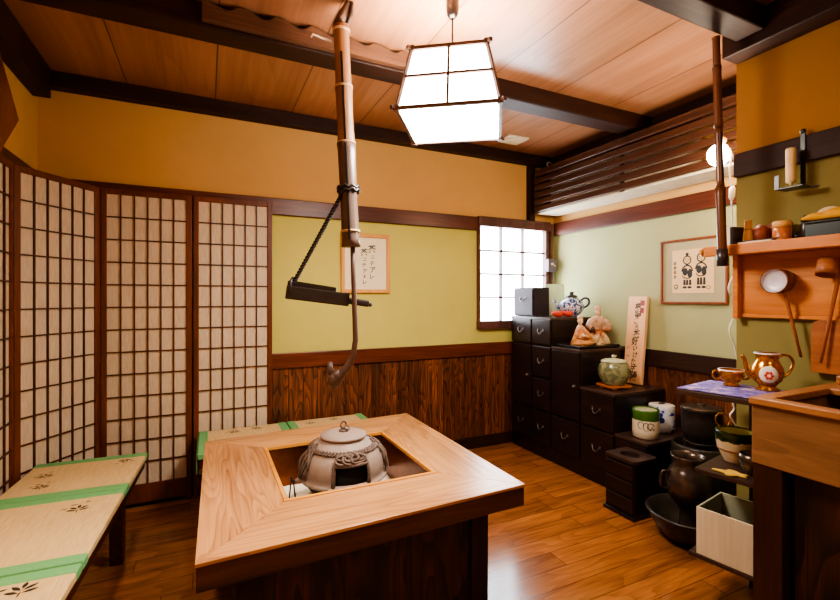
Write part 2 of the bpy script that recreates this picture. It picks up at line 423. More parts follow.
# ------------------------------------------------------------------ room shell
XL, XR, XN, YB, YF, ZC = -.89, 2.99, 2.37, 3.30, -1.6, 2.61
YN = 1.32
m = MB(); m.mm(XL-.1, XR+.1, YF-.1, YB+.1, -.08, 0); struct('floor', m, M['floor'])
m = MB(); m.mm(XL-.1, XR+.1, YF-.1, YB+.1, ZC, ZC+.08); struct('ceiling', m, M['ceiling'])
WX0, WX1, WZ0, WZ1 = 2.124, 2.905, 1.04, 2.0
m = MB()
m.mi = 0; m.mm(XL-.1, XR+.1, YB, YB+.1, 1.95, ZC)
m.mi = 1
m.mm(XL-.1, WX0, YB, YB+.1, 0, 1.95); m.mm(WX1, XR+.1, YB, YB+.1, 0, 1.95)
m.mm(WX0, WX1, YB, YB+.1, 0, WZ0)
struct('wall_back', m, [M['ochre'], M['yellowgreen']])
m = MB(); m.mi = 0; m.mm(XR, XR+.1, YN, YB, 1.95, ZC); m.mi = 1; m.mm(XR, XR+.1, YN, YB, 0, 1.95)
struct('wall_right', m, [M['ochre'], M['sage']])
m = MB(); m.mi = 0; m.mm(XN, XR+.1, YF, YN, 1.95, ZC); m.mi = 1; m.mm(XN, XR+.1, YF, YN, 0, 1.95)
struct('wall_right_near', m, [M['ochre_shaded'], M['sage_shaded']])
m = MB(); m.mm(XL-.1, XL, YF, YB, 0, ZC); struct('wall_left', m, M['ochre'])
m = MB(); m.mm(XL-.1, XR+.1, YF-.1, YF, 0, ZC); struct('wall_front', m, M['ochre'])

def trim(n, mb, mat): return struct('trim_%d' % n, mb, mat)
# back wall: ceiling beam, upper rail, chair rail, wainscot
m = MB(); m.mm(XL, XR, YB-.08, YB, 2.52, ZC-.001, .006); trim(1, m, M['beam_x'])
m = MB(); m.mm(XL, WX0-.005, YB-.03, YB, 1.888, 2.005, .004); trim(2, m, M['rail_x'])
m = MB(); m.mm(XL, XR, YB-.032, YB, .80, .908, .004); trim(3, m, M['rail_x'])
m = MB(); m.mm(XL, XR, YB-.012, YB, .0, .80); trim(4, m, M['wains_x'])
m = MB(); m.mm(XL, XR-.03, YB-.03, YB-.012, 0, .10, .004); struct('baseboard_back', m, M['beam_x'])
# far right wall
m = MB(); m.mm(XR-.09, XR, YN+.01, YB-.085, 2.46, ZC-.001, .006); trim(5, m, M['beam_y'])
m = MB(); m.mm(XR-.03, XR, YN+.001, YB-.035, 1.888, 2.005, .004); trim(6, m, M['rail_y'])
m = MB(); m.mm(XR-.032, XR, YN+.001, YB-.035, .80, .918, .004); trim(7, m, M['beam_y'])
m = MB(); m.mm(XR-.012, XR, YN+.001, YB-.035, 0, .80); trim(8, m, M['wains_y'])
# near right wall
m = MB(); m.mm(XN-.12, XN, YF, YN, 2.455, ZC-.001, .006); trim(9, m, M['beam_y'])
m = MB(); m.mm(XN-.028, XN, YF, YN, 1.893, 2.008, .004); trim(10, m, M['beam_y'])
# left wall
m = MB(); m.mm(XL, XL+.085, YF, YB-.085, 2.44, ZC-.001, .006); trim(11, m, M['beam_y'])
m = MB(); m.mm(XL, XL+.0, YF, YB-.04, 1.9, 2.0) if False else m.mm(XL, XL+.006, YF, YB-.04, 1.94, 2.03); trim(12, m, M['rail_y'])
# ceiling beams parallel to the back wall
m = MB(); m.mm(XL+.09, XR-.095, 2.185, 2.325, 2.50, ZC-.001, .008); trim(13, m, M['beam_x'])
m = MB(); m.mm(XL+.09, XN-.125, 1.09, 1.24, 2.50, ZC-.001, .008)
m.bm.free(); m = MB(); m.mm(1.0, XN-.125, 1.13, 1.25, 2.50, ZC-.001, .008); trim(14, m, M['beam_x'])
# adzed plank with a scalloped top edge in front of the main beam
pts = [(-.02, 2.515), (1.0, 2.515)]
x = 1.0
pts.append((1.0, 2.575))
while x > .06:
    pts += [(x-.035, 2.60), (x-.075, 2.60), (x-.10, 2.578), (x-.125, 2.572)]
    x -= .16
pts.append((-.02, 2.60))
m = MB(); m.poly([(p[0], 2.150, p[1]) for p in pts], .034, (0, 1, 0)); trim(15, m, M['plank_x'])
# short post on the back wall above the window
m = MB(); m.mm(2.665, 2.725, YB-.055, YB, 2.005, 2.52, .004); trim(16, m, M['beam_z'])
# corner post by window
m = MB(); m.mm(2.925, 2.953, YB-.035, YB, .92, 2.0, .003); trim(17, m, M['windowwood'])

# window
w = thing('window_1', 'bright paper window with dark grid', 'window', (0, 0, 0)); del w['label']; del w['category']; w['kind'] = 'structure'
m = MB(); y0, y1 = YB-.035, YB+.05
m.mm(WX0+.001, 2.146, y0, y1, WZ0, 2.005, .004); m.mm(2.87, WX1-.001, y0, y1, WZ0, 2.005, .004)
m.mm(WX0-.004, WX1+.012, y0-.012, y1, 1.925, 2.012, .004); m.mm(WX0-.004, WX1+.012, y0-.016, y1, 1.03, 1.10, .004)
obj('window_frame', m, M['windowwood'], w)
m = MB()
for xx in (2.378, 2.622): m.mm(xx-.0085, xx+.0085, YB-.012, YB+.018, 1.10, 1.925)
for k in range(1, 4):
    zz = 1.10+k*.2063; m.mm(2.146, 2.87, YB-.011, YB+.016, zz-.0075, zz+.0075)
obj('window_lattice', m, M['windowwood'], w)
m = MB(); m.mm(2.14, 2.876, YB+.02, YB+.026, 1.09, 1.935); obj('window_pane', m, M['winglow'], w)

# ceiling vent
t = thing('ceiling_vent', 'small square pale vent set in the wooden ceiling', 'vent', (2.27, 2.98, ZC))
m = MB(); m.mm(-.10, .10, -.085, .085, -.016, -.001, .004); obj('vent_plate', m, M['offwhite'], t)
m = MB()
for k in range(5): m.mm(-.08, .08, -.06+k*.03-.004, -.06+k*.03+.004, -.021, -.0165)
obj('vent_slats', m, M['offwhite'], t)

# ------------------------------------------------------------------ folding screen
scr = thing('folding_screen', 'four-panel folding paper screen with brown lattice standing against the walls', 'screen', (-.58, 3.25, 0))
def panel(a, b):
    a, b = Vector((a[0], a[1], 0)), Vector((b[0], b[1], 0)); d = b-a; W = d.length; d.normalize()
    nrm = Vector((d.y, -d.x, 0))                     # towards the room
    o = Vector((-.58, 3.25, 0))
    def PT(x, n, z): return a+d*x+nrm*n+Vector((0, 0, z))-o
    def bx(mb, x0, x1, n0, n1, z0, z1, bev=0.0):
        c = PT((x0+x1)/2, (n0+n1)/2, (z0+z1)/2)
        mb.box(c, (x1-x0, n1-n0, z1-z0), (0, 0, math.atan2(d.y, d.x)), bev)
    H, st, z0, z1 = 1.962, .034, .145, 1.93
    f = MB(); bx(f, .003, st, -.012, .012, .005, H, .003); bx(f, W-st, W-.003, -.012, .012, .005, H, .003)
    bx(f, st, W-st, -.012, .012, z1, H, .002); bx(f, st, W-st, -.012, .012, .03, z0, .002)
    fo = obj('screen_panel', f, M['screenwood'], scr)
    l = MB()
    for k in range(1, 6):
        x = st+(W-2*st)*k/6; bx(l, x-.0035, x+.0035, .001, .010, z0, z1)
    for k in range(1, 13):
        z = z0+(z1-z0)*k/13; bx(l, st, W-st, .0015, .0105, z-.0035, z+.0035)
    obj('lattice', l, M['lattice'], fo)
    p = MB(); bx(p, st, W-st, -.003, 0, z0, z1); obj('paper', p, M['paper'], fo)
panel((-.082, 3.25), (.412, 3.25))
panel((-.58, 3.25), (-.086, 3.25))
panel((-.868, 2.85), (-.585, 3.246))
panel((-.868, 2.36), (-.868, 2.846))

# diamond plaque on the left wall
t = thing('wall_plaque', 'brown diamond-shaped wooden plaque high on the ochre wall above the folding screen', 'plaque', (XL+.002, 2.63, 2.2))
m = MB(); q = .28
m.poly([(0, q, 0), (0, 0, q), (0, -q, 0), (0, 0, -q)], .03, (1, 0, 0)); obj('plaque_board', m, M['frame_dark'], t)
m = MB(); q2 = .2
m.poly([(.031, q2, 0), (.031, 0, q2), (.031, -q2, 0), (.031, 0, -q2)], .012, (1, 0, 0)); obj('raised_centre', m, M['frame_dark'], t)

# ------------------------------------------------------------------ hearth table
TX0, TX1, TY0, TY1, TH = -.03, 1.155, 1.42, 2.675, .55
HX0, HX1, HY0, HY1 = .256, .890, 1.695, 2.355
cx, cy = (TX0+TX1)/2, (TY0+TY1)/2
tb = thing('hearth_table', 'large square wooden hearth table with mitred pale top and sunken fire pit', 'table', (cx, cy, 0))
def L(x, y, z): return (x-cx, y-cy, z)
O = [(-.031, 1.405), (1.158, 1.440), (1.174, 2.662), (-.010, 2.588)]; I = [(HX0, HY0), (HX1, HY0), (HX1, HY1), (HX0, HY1)]
for k in range(4):
    k2 = (k+1) % 4
    e = .0008
    quad = [O[k], O[k2], I[k2], I[k]]
    mb = MB(); mb.poly([L(p[0], p[1], TH-.012) for p in quad], .012, (0, 0, 1))
    bmesh.ops.bevel(mb.bm, geom=[ed for ed in mb.bm.edges], offset=.0018, segments=2, affect='EDGES', profile=.5)
    obj('top_board', mb, M['top_x'] if k % 2 == 0 else M['top_y'], tb)
m = MB()
for k in range(4):
    a_, b_ = Vector(L(O[k][0], O[k][1], 0)), Vector(L(O[(k+1) % 4][0], O[(k+1) % 4][1], 0))
    d_ = (b_-a_).normalized(); n_ = Vector((-d_.y, d_.x, 0)); i0, i1 = n_*.003, n_*.06
    m.poly([a_+i0+d_*.004+Vector((0, 0, TH-.085)), b_+i0-d_*.004+Vector((0, 0, TH-.085)), b_+i1-d_*.061+Vector((0, 0, TH-.085)), a_+i1+d_*.061+Vector((0, 0, TH-.085))], .0725, (0, 0, 1))
obj('top_apron', m, M['edge'], tb)
m = MB(); w_ = .016
m.mm(HX0-cx, HX1-cx, HY0-cy, HY0+w_-cy, TH-.013, TH+.004, .002); m.mm(HX0-cx, HX1-cx, HY1-w_-cy, HY1-cy, TH-.013, TH+.004, .002)
m.mm(HX0-cx, HX0+w_-cx, HY0+w_-cy, HY1-w_-cy, TH-.013, TH+.004, .002); m.mm(HX1-w_-cx, HX1-cx, HY0+w_-cy, HY1-w_-cy, TH-.013, TH+.004, .002)
obj('hearth_trim', m, M['innertrim'], tb)
m = MB(); g = .006
m.mm(HX0-cx, HX1-cx, HY0-cy, HY0+g-cy, .30, TH-.0135); m.mm(HX0-cx, HX1-cx, HY1-g-cy, HY1-cy, .30, TH-.0135)
m.mm(HX0-cx, HX0+g-cx, HY0+g-cy, HY1-g-cy, .30, TH-.0135); m.mm(HX1-g-cx, HX1-cx, HY0+g-cy, HY1-g-cy, .30, TH-.0135)
m.mm(HX0-cx, HX1-cx, HY0-cy, HY1-cy, .28, .30)
obj('hearth_liner', m, M['copper'], tb)
# ash bed with a gently heaped surface
m = MB(); n = 26
tbm = bmesh.new(); grid = []
for i in range(n+1):
    row = []
    for j in range(n+1):
        x = HX0+g+.001+(HX1-HX0-2*g-.002)*i/n; y = HY0+g+.001+(HY1-HY0-2*g-.002)*j/n
        z = .342+.006*math.sin(9*x+4*y)*math.cos(13*y-3*x)+random.uniform(-.0012, .0012)
        row.append(tbm.verts.new(L(x, y, z)))
    grid.append(row)
for i in range(n):
    for j in range(n): tbm.faces.new((grid[i][j], grid[i+1][j], grid[i+1][j+1], grid[i][j+1]))
m._merge(tbm, None, True); ao = obj('ash_bed', m, M['ash'], tb)
ov = .112
bx0, bx1, by0, by1 = TX0+ov, TX1-ov, TY0+ov, 2.62-ov
for (px, py) in ((bx0, by0), (bx1, by0), (bx1, by1), (bx0, by1)):
    m = MB(); sx = .08 if px == bx0 else -.08; sy = .08 if py == by0 else -.08
    m.mm(min(px, px+sx)-cx, max(px, px+sx)-cx, min(py, py+sy)-cy, max(py, py+sy)-cy, .001, TH-.0855, .004)
    obj('corner_post', m, M['beam_z'], tb)
for k in range(2):
    yy = by0+.014 if k == 0 else by1-.034
    m = MB(); m.mm(bx0+.08-cx, bx1-.08-cx, yy-cy, yy+.02-cy, .001, TH-.0855); obj('base_panel', m, M['base_z'], tb)
    xx = bx0+.014 if k == 0 else bx1-.034
    m = MB(); m.mm(xx-cx, xx+.02-cx, by0+.08-cy, by1-.08-cy, .001, TH-.0855); obj('base_panel', m, M['base_zy'], tb)

# ------------------------------------------------------------------ kettle
KX, KY, KZ = .574, 2.03, .351
kt = thing('iron_kettle', 'grey domed iron kettle with cast rope trim and flat lid in the hearth', 'kettle', (KX, KY, KZ))
wdir = math.atan2(-KY, -KX)+R(11)            # direction of the front window
prof = [(.168, .118), (.196, .128), (.203, .136), (.196, .143), (.188, .15), (.190, .165), (.189, .185), (.185, .207), (.177, .228), (.163, .250), (.146, .268), (.126, .284), (.108, .295), (.099, .300), (.097, .304), (.09, .304)]
def adiff(a, b): return (a-b+PI) % (2*PI)-PI
m = MB(); m.lathe(prof, n=90, skip=lambda a, z: abs(adiff(a, wdir)) < R(22.5) and .147 < z < .222)
for k in range(6):                             # wing lugs on the flange
    a = wdir+R(26)+k*R(61.6); m.ell((.199*math.cos(a), .199*math.sin(a), .134), (.022, .014, .010), (0, 0, a))
obj('kettle_body', m, M['iron'], kt)
m = MB(); m.lathe([(.02, .02), (.168, .1), (.17, .14), (.165, .18), (.14, .23), (.08, .26), (0, .262)], n=48); obj('inner_pot', m, M['matt_black'], kt)
m = MB(); m.lathe([(0, .0), (.108, .0), (.122, .02), (.15, .07), (.172, .118), (.150, .118)], n=48); obj('fire_bowl', m, M['irondark'], kt)
m = MB(); m.lathe([(0, .330), (.03, .329), (.07, .325), (.104, .318), (.107, .312), (.104, .307), (.09, .304), (0, .304)], n=56)
lid = obj('lid', m, M['iron'], kt)
m = MB(); m.lathe([(0, .33), (.022, .33), (.020, .336), (.010, .34), (0, .34)], n=20)
m.torus((0, 0, .358), .015, .0038, Matrix.Rotation(R(90), 3, 'X') @ Matrix.Identity(3) if False else Euler((R(90), 0, R(20))).to_matrix(), 20, 8)
m.torus((.014, -.01, .346), .011, .0032, Euler((R(35), R(20), 0)).to_matrix(), 18, 8)
obj('lid_knob', m, M['rope'], lid)
def Rz(z):
    for (r0, z0), (r1, z1) in zip(prof[4:-1], prof[5:]):
        if z0 <= z <= z1: return r0+(r1-r0)*(z-z0)/max(1e-6, z1-z0)
    return prof[4][0] if z < .15 else .09
def dome(a, z, off=.006):
    r = Rz(z)+off; return Vector((r*math.cos(a), r*math.sin(a), z))
m = MB()
for ph in (0, PI):                              # twisted band round the shoulder
    pts = [dome(2*PI*i/150, 0.270+.007*math.sin(2*PI*i/150*30+ph), .006+.004*math.cos(2*PI*i/150*30+ph)) for i in range(150)]
    m.tube(pts, .0052, 6, closed=True)
obj('rope_band', m, M['rope'], kt)
m = MB()                                        # frame and knots of the front window
for s in (-1, 1):
    m.tube([dome(wdir+s*R(24), z, .003) for z in (.145, .165, .185, .205, .225, .242)], [.010, .008, .007, .007, .008, .008], 8)
m.tube([dome(wdir+R(a), .229, .004) for a in range(-24, 25, 4)], .008, 8)
for (da, dz, ra, rz_, ph) in ((-11, 0, 11, .016, 0), (0, .003, 12, .02, .6), (11, 0, 11, .016, 1.2), (-5, .006, 16, .010, 2), (7, .004, 16, .011, 1)):
    pts = [dome(wdir+R(da+ra*math.cos(q)), .253+dz+rz_*math.sin(q), .012+.006*math.sin(2*q+ph)) for q in [2*PI*i/30 for i in range(30)]]
    m.tube(pts, .0056, 7, closed=True)
obj('rope_knot', m, M['rope'], kt)
for s in (-1, 1):                               # knotted loops hanging at the sides
    a0 = wdir+s*R(78)
    m = MB()
    for (da, zt, zb, wd) in ((-7, .285, .15, 5), (0, .292, .165, 7), (8, .283, .17, 5)):
        pts = [dome(a0+R(da+wd*math.sin(q)), (zt+zb)/2+(zt-zb)/2*math.cos(q), .012+.005*math.sin(3*q)) for q in [2*PI*i/36 for i in range(36)]]
        m.tube(pts, .0048, 7, closed=True)
    m.tube([dome(a0+R(-14), .19, .006), dome(a0+R(-12), .23, .012), dome(a0, .275, .02), dome(a0+R(12), .235, .012), dome(a0+R(14), .2, .006)], .007, 8)
    obj('side_knot', m, M['rope'], kt)
# fire chopsticks in the ash
for k, (u, lean, lb) in enumerate(((293, .02, 'thin black iron fire stick in the hearth ash, taller of the two'), (300, -.015, 'thin black iron fire stick in the hearth ash, shorter of the two'))):
    b = Vector((.352+.032*k, 2.185+.012*k, .335))
    m = MB(); h = .105 if k == 0 else .085
    m.tube([(0, 0, 0), (lean*.3, .0, h*.5), (lean*.6, 0, h)], .0035, 8); m.ell((lean*.6, 0, h), (.008, .008, .006))
    tag(obj('fire_stick', m, M['irondark'], None, b), lb, 'fire stick', 'fire sticks in the ash')

# ------------------------------------------------------------------ benches and tatami mats
def motif(mb, cx_, cy_, z, s, rot):
    c, sn = math.cos(rot), math.sin(rot)
    def leaf(ox, oy, ang, ln, wd):
        pts = []
        for i in range(9):
            t_ = i/8; pts.append((t_*ln, wd*math.sin(PI*t_)))
        for i in range(7, 0, -1):
            t_ = i/8; pts.append((t_*ln, -wd*math.sin(PI*t_)))
        out = []
        for (a, b) in pts:
            x = ox+a*math.cos(ang)-b*math.sin(ang); y = oy+a*math.sin(ang)+b*math.cos(ang)
            x *= s; y *= s
            out.append((cx_+x*c-y*sn, cy_+x*sn+y*c, z))
        mb.poly(out)
    leaf(0, .25, PI/2, .5, .1)
    for sgn in (-1, 1):
        leaf(sgn*.04, .12, PI/2-sgn*R(48), .6, .1); leaf(sgn*.04, -.08, PI/2-sgn*R(72), .62, .1)
    leaf(0, -.45, PI/2, .5, .035)
    leaf(-.55, .85, .1, .45, .07); leaf(-.95, .35, .2, .4, .06); leaf(.15, 1.05, .1, .4, .06)
def tatami_mat(label, loc, rz, lx, ly, motifs, ends='y', group=None, flap=False):
    """origin at mat centre bottom; bindings on the two ends"""
    t = thing('tatami_mat', label, 'mat', loc, rz, group)
    th, bw = .03, .054
    m = MB()
    ins = .004
    if ends == 'y': m.mm(-lx/2, lx/2, -ly/2+ins, ly/2-ins, 0, th, .006, 3)
    else: m.mm(-lx/2+ins, lx/2-ins, -ly/2, ly/2, 0, th, .006, 3)
    m.mi = 1
    for (mx, my, ms, mr) in motifs: motif(m, mx, my, th+.0006, ms, mr)
    obj('mat_body', m, [M['tatami'], M['ink']], t)
    for s in (-1, 1):
        m = MB()
        if ends == 'y': m.box((0, s*(ly/2-bw/2), th/2+.001), (lx+.004, bw, th+.004), None, .006, 3)
        else: m.box((s*(lx/2-bw/2), 0, th/2+.001), (bw, ly+.004, th+.004), None, .006, 3)
        obj('binding', m, M['green'], t)
    if flap:
        m = MB(); m.box((-lx/2-.0035, 0, -.03), (.005, ly-.02, .10), None, .002); obj('binding_flap', m, M['green'], t)
    return t
brz = -R(3.4)
d1 = Vector((math.sin(R(3.4)), math.cos(R(3.4)), 0)); d2 = Vector((-d1.y, d1.x, 0))   # length (away), width (to the left wall)
BR = Vector((-.300, 2.90, 0))
Lb = 1.74
bc = BR-d1*(Lb/2)+d2*.245
be = thing('low_bench', 'long dark wooden bench carrying mats beside the folding screen', 'bench', bc, brz)
m = MB(); m.mm(-.235, .235, -Lb/2+.01, Lb/2-.01, .36, .408, .004); obj('bench_top', m, M['bench'], be)
for (sx, sy) in ((1, 1), (-1, 1), (1, -1), (-1, -1)):
    m = MB(); m.box((sx*.165, sy*(Lb/2-.29), .18), (.058, .058, .358), None, .004); obj('leg', m, M['bench'], be)
for sx in (1, -1):
    m = MB(); m.mm(sx*.165-.012, sx*.165+.012, -Lb/2+.33, Lb/2-.33, .29, .36); obj('stretcher', m, M['bench'], be)
cuts = [0, .502, 1.118, Lb]
labs = ['pale tatami mat with green ends on the long bench, nearest the folding screen',
        'pale tatami mat with green ends in the middle of the long bench',
        'pale tatami mat with green ends on the long bench, farthest from the folding screen']
mots = [[(.16, .157, .05, 2.9), (-.145, .038, .055, .2), (-.115, -.108, .055, .1)], [(.11, .133, .066, 0.05), (-.1, -.12, .05, 0)], [(.125, .2, .068, .0), (-.12, -.1, .05, 0)]]
for k in range(3):
    ly = cuts[k+1]-cuts[k]-.010
    c = BR-d1*((cuts[k]+cuts[k+1])/2)+d2*.245
    tatami_mat(labs[k], (c.x, c.y, .410), brz, .49, ly, mots[k], 'y', 'tatami mats on the long bench')
# bench behind the hearth
bb = thing('low_bench', 'dark wooden bench behind the hearth table, against the wall', 'bench', (.495, 2.96, 0))
m = MB(); m.mm(-.535, .535, -.225, .225, .36, .408, .004); obj('bench_top', m, M['bench'], bb)
for (sx, sy) in ((1, 1), (-1, 1), (1, -1), (-1, -1)):
    m = MB(); m.box((sx*.46, sy*.17, .18), (.055, .055, .358), None, .004); obj('leg', m, M['bench'], bb)
tatami_mat('pale tatami mat with green ends behind the hearth table, folding-screen side', (.222, 2.96, .410), 0, .54, .46, [(-.06, .13, .055, 0.3), (.08, .15, .05, .3)], 'x', 'tatami mats behind the hearth', True)
tatami_mat('pale tatami mat with green ends behind the hearth table, step-chest side', (.768, 2.96, .410), 0, .54, .46, [(-.12, .12, .05, 0.3), (.05, .15, .045, .3)], 'x', 'tatami mats behind the hearth')

# ------------------------------------------------------------------ hanging pot hook (bamboo, rope, lever)
s0 = 1.97
base = P(351, 247, s0)
jz = thing('hanging_pot_hook', 'smoked bamboo pot hanger with roped wooden lever and hook above the hearth', 'pot hook', (base.x, base.y, .88))
JO = Vector((base.x, base.y, .88))
def J(u, v, s=s0): return P(u, v, s)-JO
top = J(341, 27); bot = J(351, 247)
ax = (bot-top)
def bseg(t0, t1, r, mat, name):
    n = 14; a0 = top+ax*t0; a1 = top+ax*t1
    m = MB()
    pts = [a0.lerp(a1, i/n) for i in range(n+1)]
    rr = [r*(1.0-.05*math.sin(PI*i/n)) for i in range(n+1)]
    rr[0] = r*1.06; rr[-1] = r*1.06
    m.tube(pts, rr, 20)
    return obj(name, m, mat, jz)
bseg(0, .275, .036, M['bambooz'], 'bamboo_section'); bseg(.277, .53, .038, M['bambooz'], 'bamboo_section')
bseg(.532, 1.0, .040, M['bamboolow'], 'bamboo_section')
for t_, r in ((.02, .039), (.276, .0405), (.531, .042), (.93, .0435)):
    c = top+ax*t_; m = MB(); m.tube([c-ax.normalized()*.005, c+ax.normalized()*.005], r, 20); obj('node_ring', m, M['bamboonode'], jz)
# the dark slot that runs down the face of the split bamboo
vd = Vector((-VX, -VY, 0)); rt = Vector((VY, -VX, 0))
m = MB(); q0 = top+ax*.13+vd*.0345+rt*.002; q1 = top+ax*.97+vd*.0405+rt*.002
m.bar(q0, q1, .009, .008, vd); obj('slot', m, M['matt_black'], jz)
m = MB(); m.tube([J(331, 41), J(322, 38, 1.93), J(313, 34, 1.9), J(311, 37, 1.9)], .004, 8); obj('peg', m, M['offwhite'], jz)
m = MB()
tp = P(349, 3, s0)-JO; tp.z = ZC-.004-.88
m.tube([top-ax*.0+Vector((-.012, 0, 0)), top.lerp(tp, .5)+Vector((-.01, 0, 0)), tp], [.026, .02, .013], 12)
m.tube([top+rt*.022, top.lerp(tp, .5)+rt*.026, tp+rt*.012], [.008, .012, .009], 10)
obj('upper_hanger', m, M['hookwood'], jz)
# hook rod with carved end
hk = [J(352.5, 240), J(353.5, 280), J(355, 320), J(355.5, 340), J(353.5, 354), J(348, 366), J(341, 374), J(336, 379)]
m = MB(); m.tube(hk, [.011, .011, .0115, .012, .013, .016, .022, .026], 14)
m.ell(J(335, 379), (.032, .028, .038), (0, R(20), 0)); m.ell(J(338, 376), (.03, .026, .03))
m.tube([J(333, 376), J(330, 369), J(330, 362)], [.020, .014, .011], 12)
m.tube([J(335, 380), J(334, 386), J(335, 389)], [.022, .017, .009], 12)
obj('hook_rod', m, M['hookwood'], jz)
# lever: two stacked boards and a tongue
m = MB()
m.bar(J(286, 292, 1.93), J(349, 300, 2.0), .052, .058, (0, 0, 1), .005)
m.bar(J(289, 283, 1.95), J(336, 290.5, 2.0), .046, .026, (0, 0, 1), .004)
m.bar(J(338, 299, 2.0), J(369, 304, 2.03), .042, .030, (0, 0, 1), .008)
m.bar(J(366, 303.3, 2.027), J(371.5, 305.5, 2.035), .036, .018, (0, 0, 1), .007)
m.bar(J(287, 289.5, 1.94), J(293, 290.5, 1.945), .058, .080, (0, 0, 1), .004)
obj('lever', m, M['leverwood'], jz)
def twist(a, b, r, pitch, rad):
    a, b = Vector(a), Vector(b); d = b-a; n = int(d.length/pitch*8); out = []
    s = d.normalized().orthogonal().normalized(); t_ = d.normalized().cross(s)
    for ph in (0, PI):
        out.append([a+d*(i/n)+(s*math.cos(i/8*2*PI+ph)+t_*math.sin(i/8*2*PI+ph))*rad for i in range(n+1)])
    return out
m = MB()
rp0, rp1 = J(293, 284, 1.94), J(341, 196, 1.945)
for pts in twist(rp0, rp1, .005, .03, .0055): m.tube(pts, .0055, 7)
lc = top+ax*((190-27)/220.0); an = ax.normalized(); e1 = an.orthogonal().normalized(); e2 = an.cross(e1)
for dz in (-.008, .006):
    m.tube([lc+an*(dz+.006*math.sin(9*q))+(e1*math.cos(q)+e2*math.sin(q))*.046 for q in [2*PI*i/32 for i in range(32)]], .0062, 7, closed=True)
m.tube([J(341, 196, 1.945), J(342, 191, 1.935), J(346, 188, 1.925)], .008, 7)
lc2 = J(293, 288, 1.94)
m.tube([lc2+Vector((0, 0, .045*math.cos(q)))+Vector((VX, VY, 0))*.038*math.sin(q) for q in [2*PI*i/24 for i in range(24)]], .0055, 7, closed=True)
obj('rope', m, M['leverwood'], jz)

# ------------------------------------------------------------------ lantern
LA = R(-35.3)
ln = thing('paper_lantern', 'bright white paper pendant lantern with dark wooden frame and tapered sides', 'lamp', (.970, 1.701, 2.06), LA)
b_, t_, h_ = .205, .152, .262
def cor(k, f, extra=0.0):
    s = b_+(t_-b_)*f+extra
    return Vector(((-1, 1, 1, -1)[k]*s, (-1, -1, 1, 1)[k]*s, h_*f))
m = MB()
for k in range(4):
    m.bar(cor(k, 0), cor(k, 1), .012, .012)
    m.bar(cor(k, 0, .018) if False else cor(k, 0), cor((k+1) % 4, 0), .013, .013); m.bar(cor(k, 1), cor((k+1) % 4, 1), .014, .014)
    for f in (0, 1):
        m.box(cor(k, f), (.024, .024, .024), None, .003)
        d = Vector((cor(k, f).x, cor(k, f).y, 0)).normalized()
        m.box(cor(k, f)+d*.018, (.016, .016, .016), (0, 0, R(45)), .002)
    m.bar(cor(k, .52, .002), cor((k+1) % 4, .52, .001), .010, .010)
    m.bar((cor(k, 0)+cor((k+1) % 4, 0))/2, (cor(k, 1)+cor((k+1) % 4, 1))/2, .010, .012)
obj('lantern_frame', m, M['lampframe'], ln)
m = MB(); i_ = .006
for k in range(4):
    a, b, c, d = cor(k, .01, -i_), cor((k+1) % 4, .01, -i_), cor((k+1) % 4, .99, -i_), cor(k, .99, -i_)
    m.poly([a, b, c, d])
obj('paper_shade', m, M['lampglow'], ln)
m = MB(); m.poly([cor(k, .005, -i_) for k in (3, 2, 1, 0)]); obj('bottom_diffuser', m, M['lampglowb'], ln)
m = MB()
m.bar((cor(0, 1)+cor(1, 1))/2, (cor(2, 1)+cor(3, 1))/2, .014, .012)
m.tube([Vector((0, 0, h_)), Vector((0, 0, h_+.03))], .004, 8)
m.torus((0, 0, h_+.042), .015, .0035, Euler((R(90), 0, 0)).to_matrix(), 20, 8)
obj('hanger_ring', m, M['black'], ln)
zc = ZC-2.06
m = MB(); m.tube([(0, 0, h_+.055), (0, 0, zc-.085)], .0045, 8); obj('cord', m, M['black'], ln)
m = MB(); m.lathe([(0, zc-.088), (.016, zc-.085), (.025, zc-.07), (.029, zc-.04), (.029, zc-.012), (.026, zc-.002), (0, zc-.002)], n=24)
obj('cord_adjuster', m, M['black'], ln)

# ------------------------------------------------------------------ framed calligraphy on the back wall
def char_mesh(ch):
    cu = bpy.data.curves.new('glyph', 'FONT'); cu.body = ch; cu.size = 1.0; cu.offset = .018
    cu.align_x = 'CENTER'; cu.align_y = 'CENTER'
    ob = bpy.data.objects.new('glyph', cu); COL.objects.link(ob)
    dg = bpy.context.evaluated_depsgraph_get(); dg.update()
    me = bpy.data.meshes.new_from_object(ob.evaluated_get(dg))
    bpy.data.objects.remove(ob); bpy.data.curves.remove(cu)
    return me
def write(mb, ch, c, ex, ey, size, sx=1.0, shear=0.0):
    me = char_mesh(ch)
    if not me.vertices: bpy.data.meshes.remove(me); return
    ex, ey = Vector(ex).normalized(), Vector(ey).normalized(); nz = ex.cross(ey)
    xs = [v.co.x for v in me.vertices]; ys = [v.co.y for v in me.vertices]
    off = Matrix.Translation((-(min(xs)+max(xs))/2, -(min(ys)+max(ys))/2, 0))
    A = Matrix(((ex.x*size*sx, ey.x*size, nz.x, c[0]), (ex.y*size*sx, ey.y*size, nz.y, c[1]), (ex.z*size*sx, ey.z*size, nz.z, c[2]), (0, 0, 0, 1)))
    Sh = Matrix(((1, 0, 0, 0), (shear, 1, 0, 0), (0, 0, 1, 0), (0, 0, 0, 1)))
    mb.mesh(me, A @ Sh @ off); bpy.data.meshes.remove(me)
fr = thing('framed_calligraphy', 'calligraphy on white paper in a honey-coloured frame behind the bamboo hook', 'picture', (1.107, YB-.002, 1.567))
m = MB(); fw, fh, fb, fd = .197, .228, .028, .025
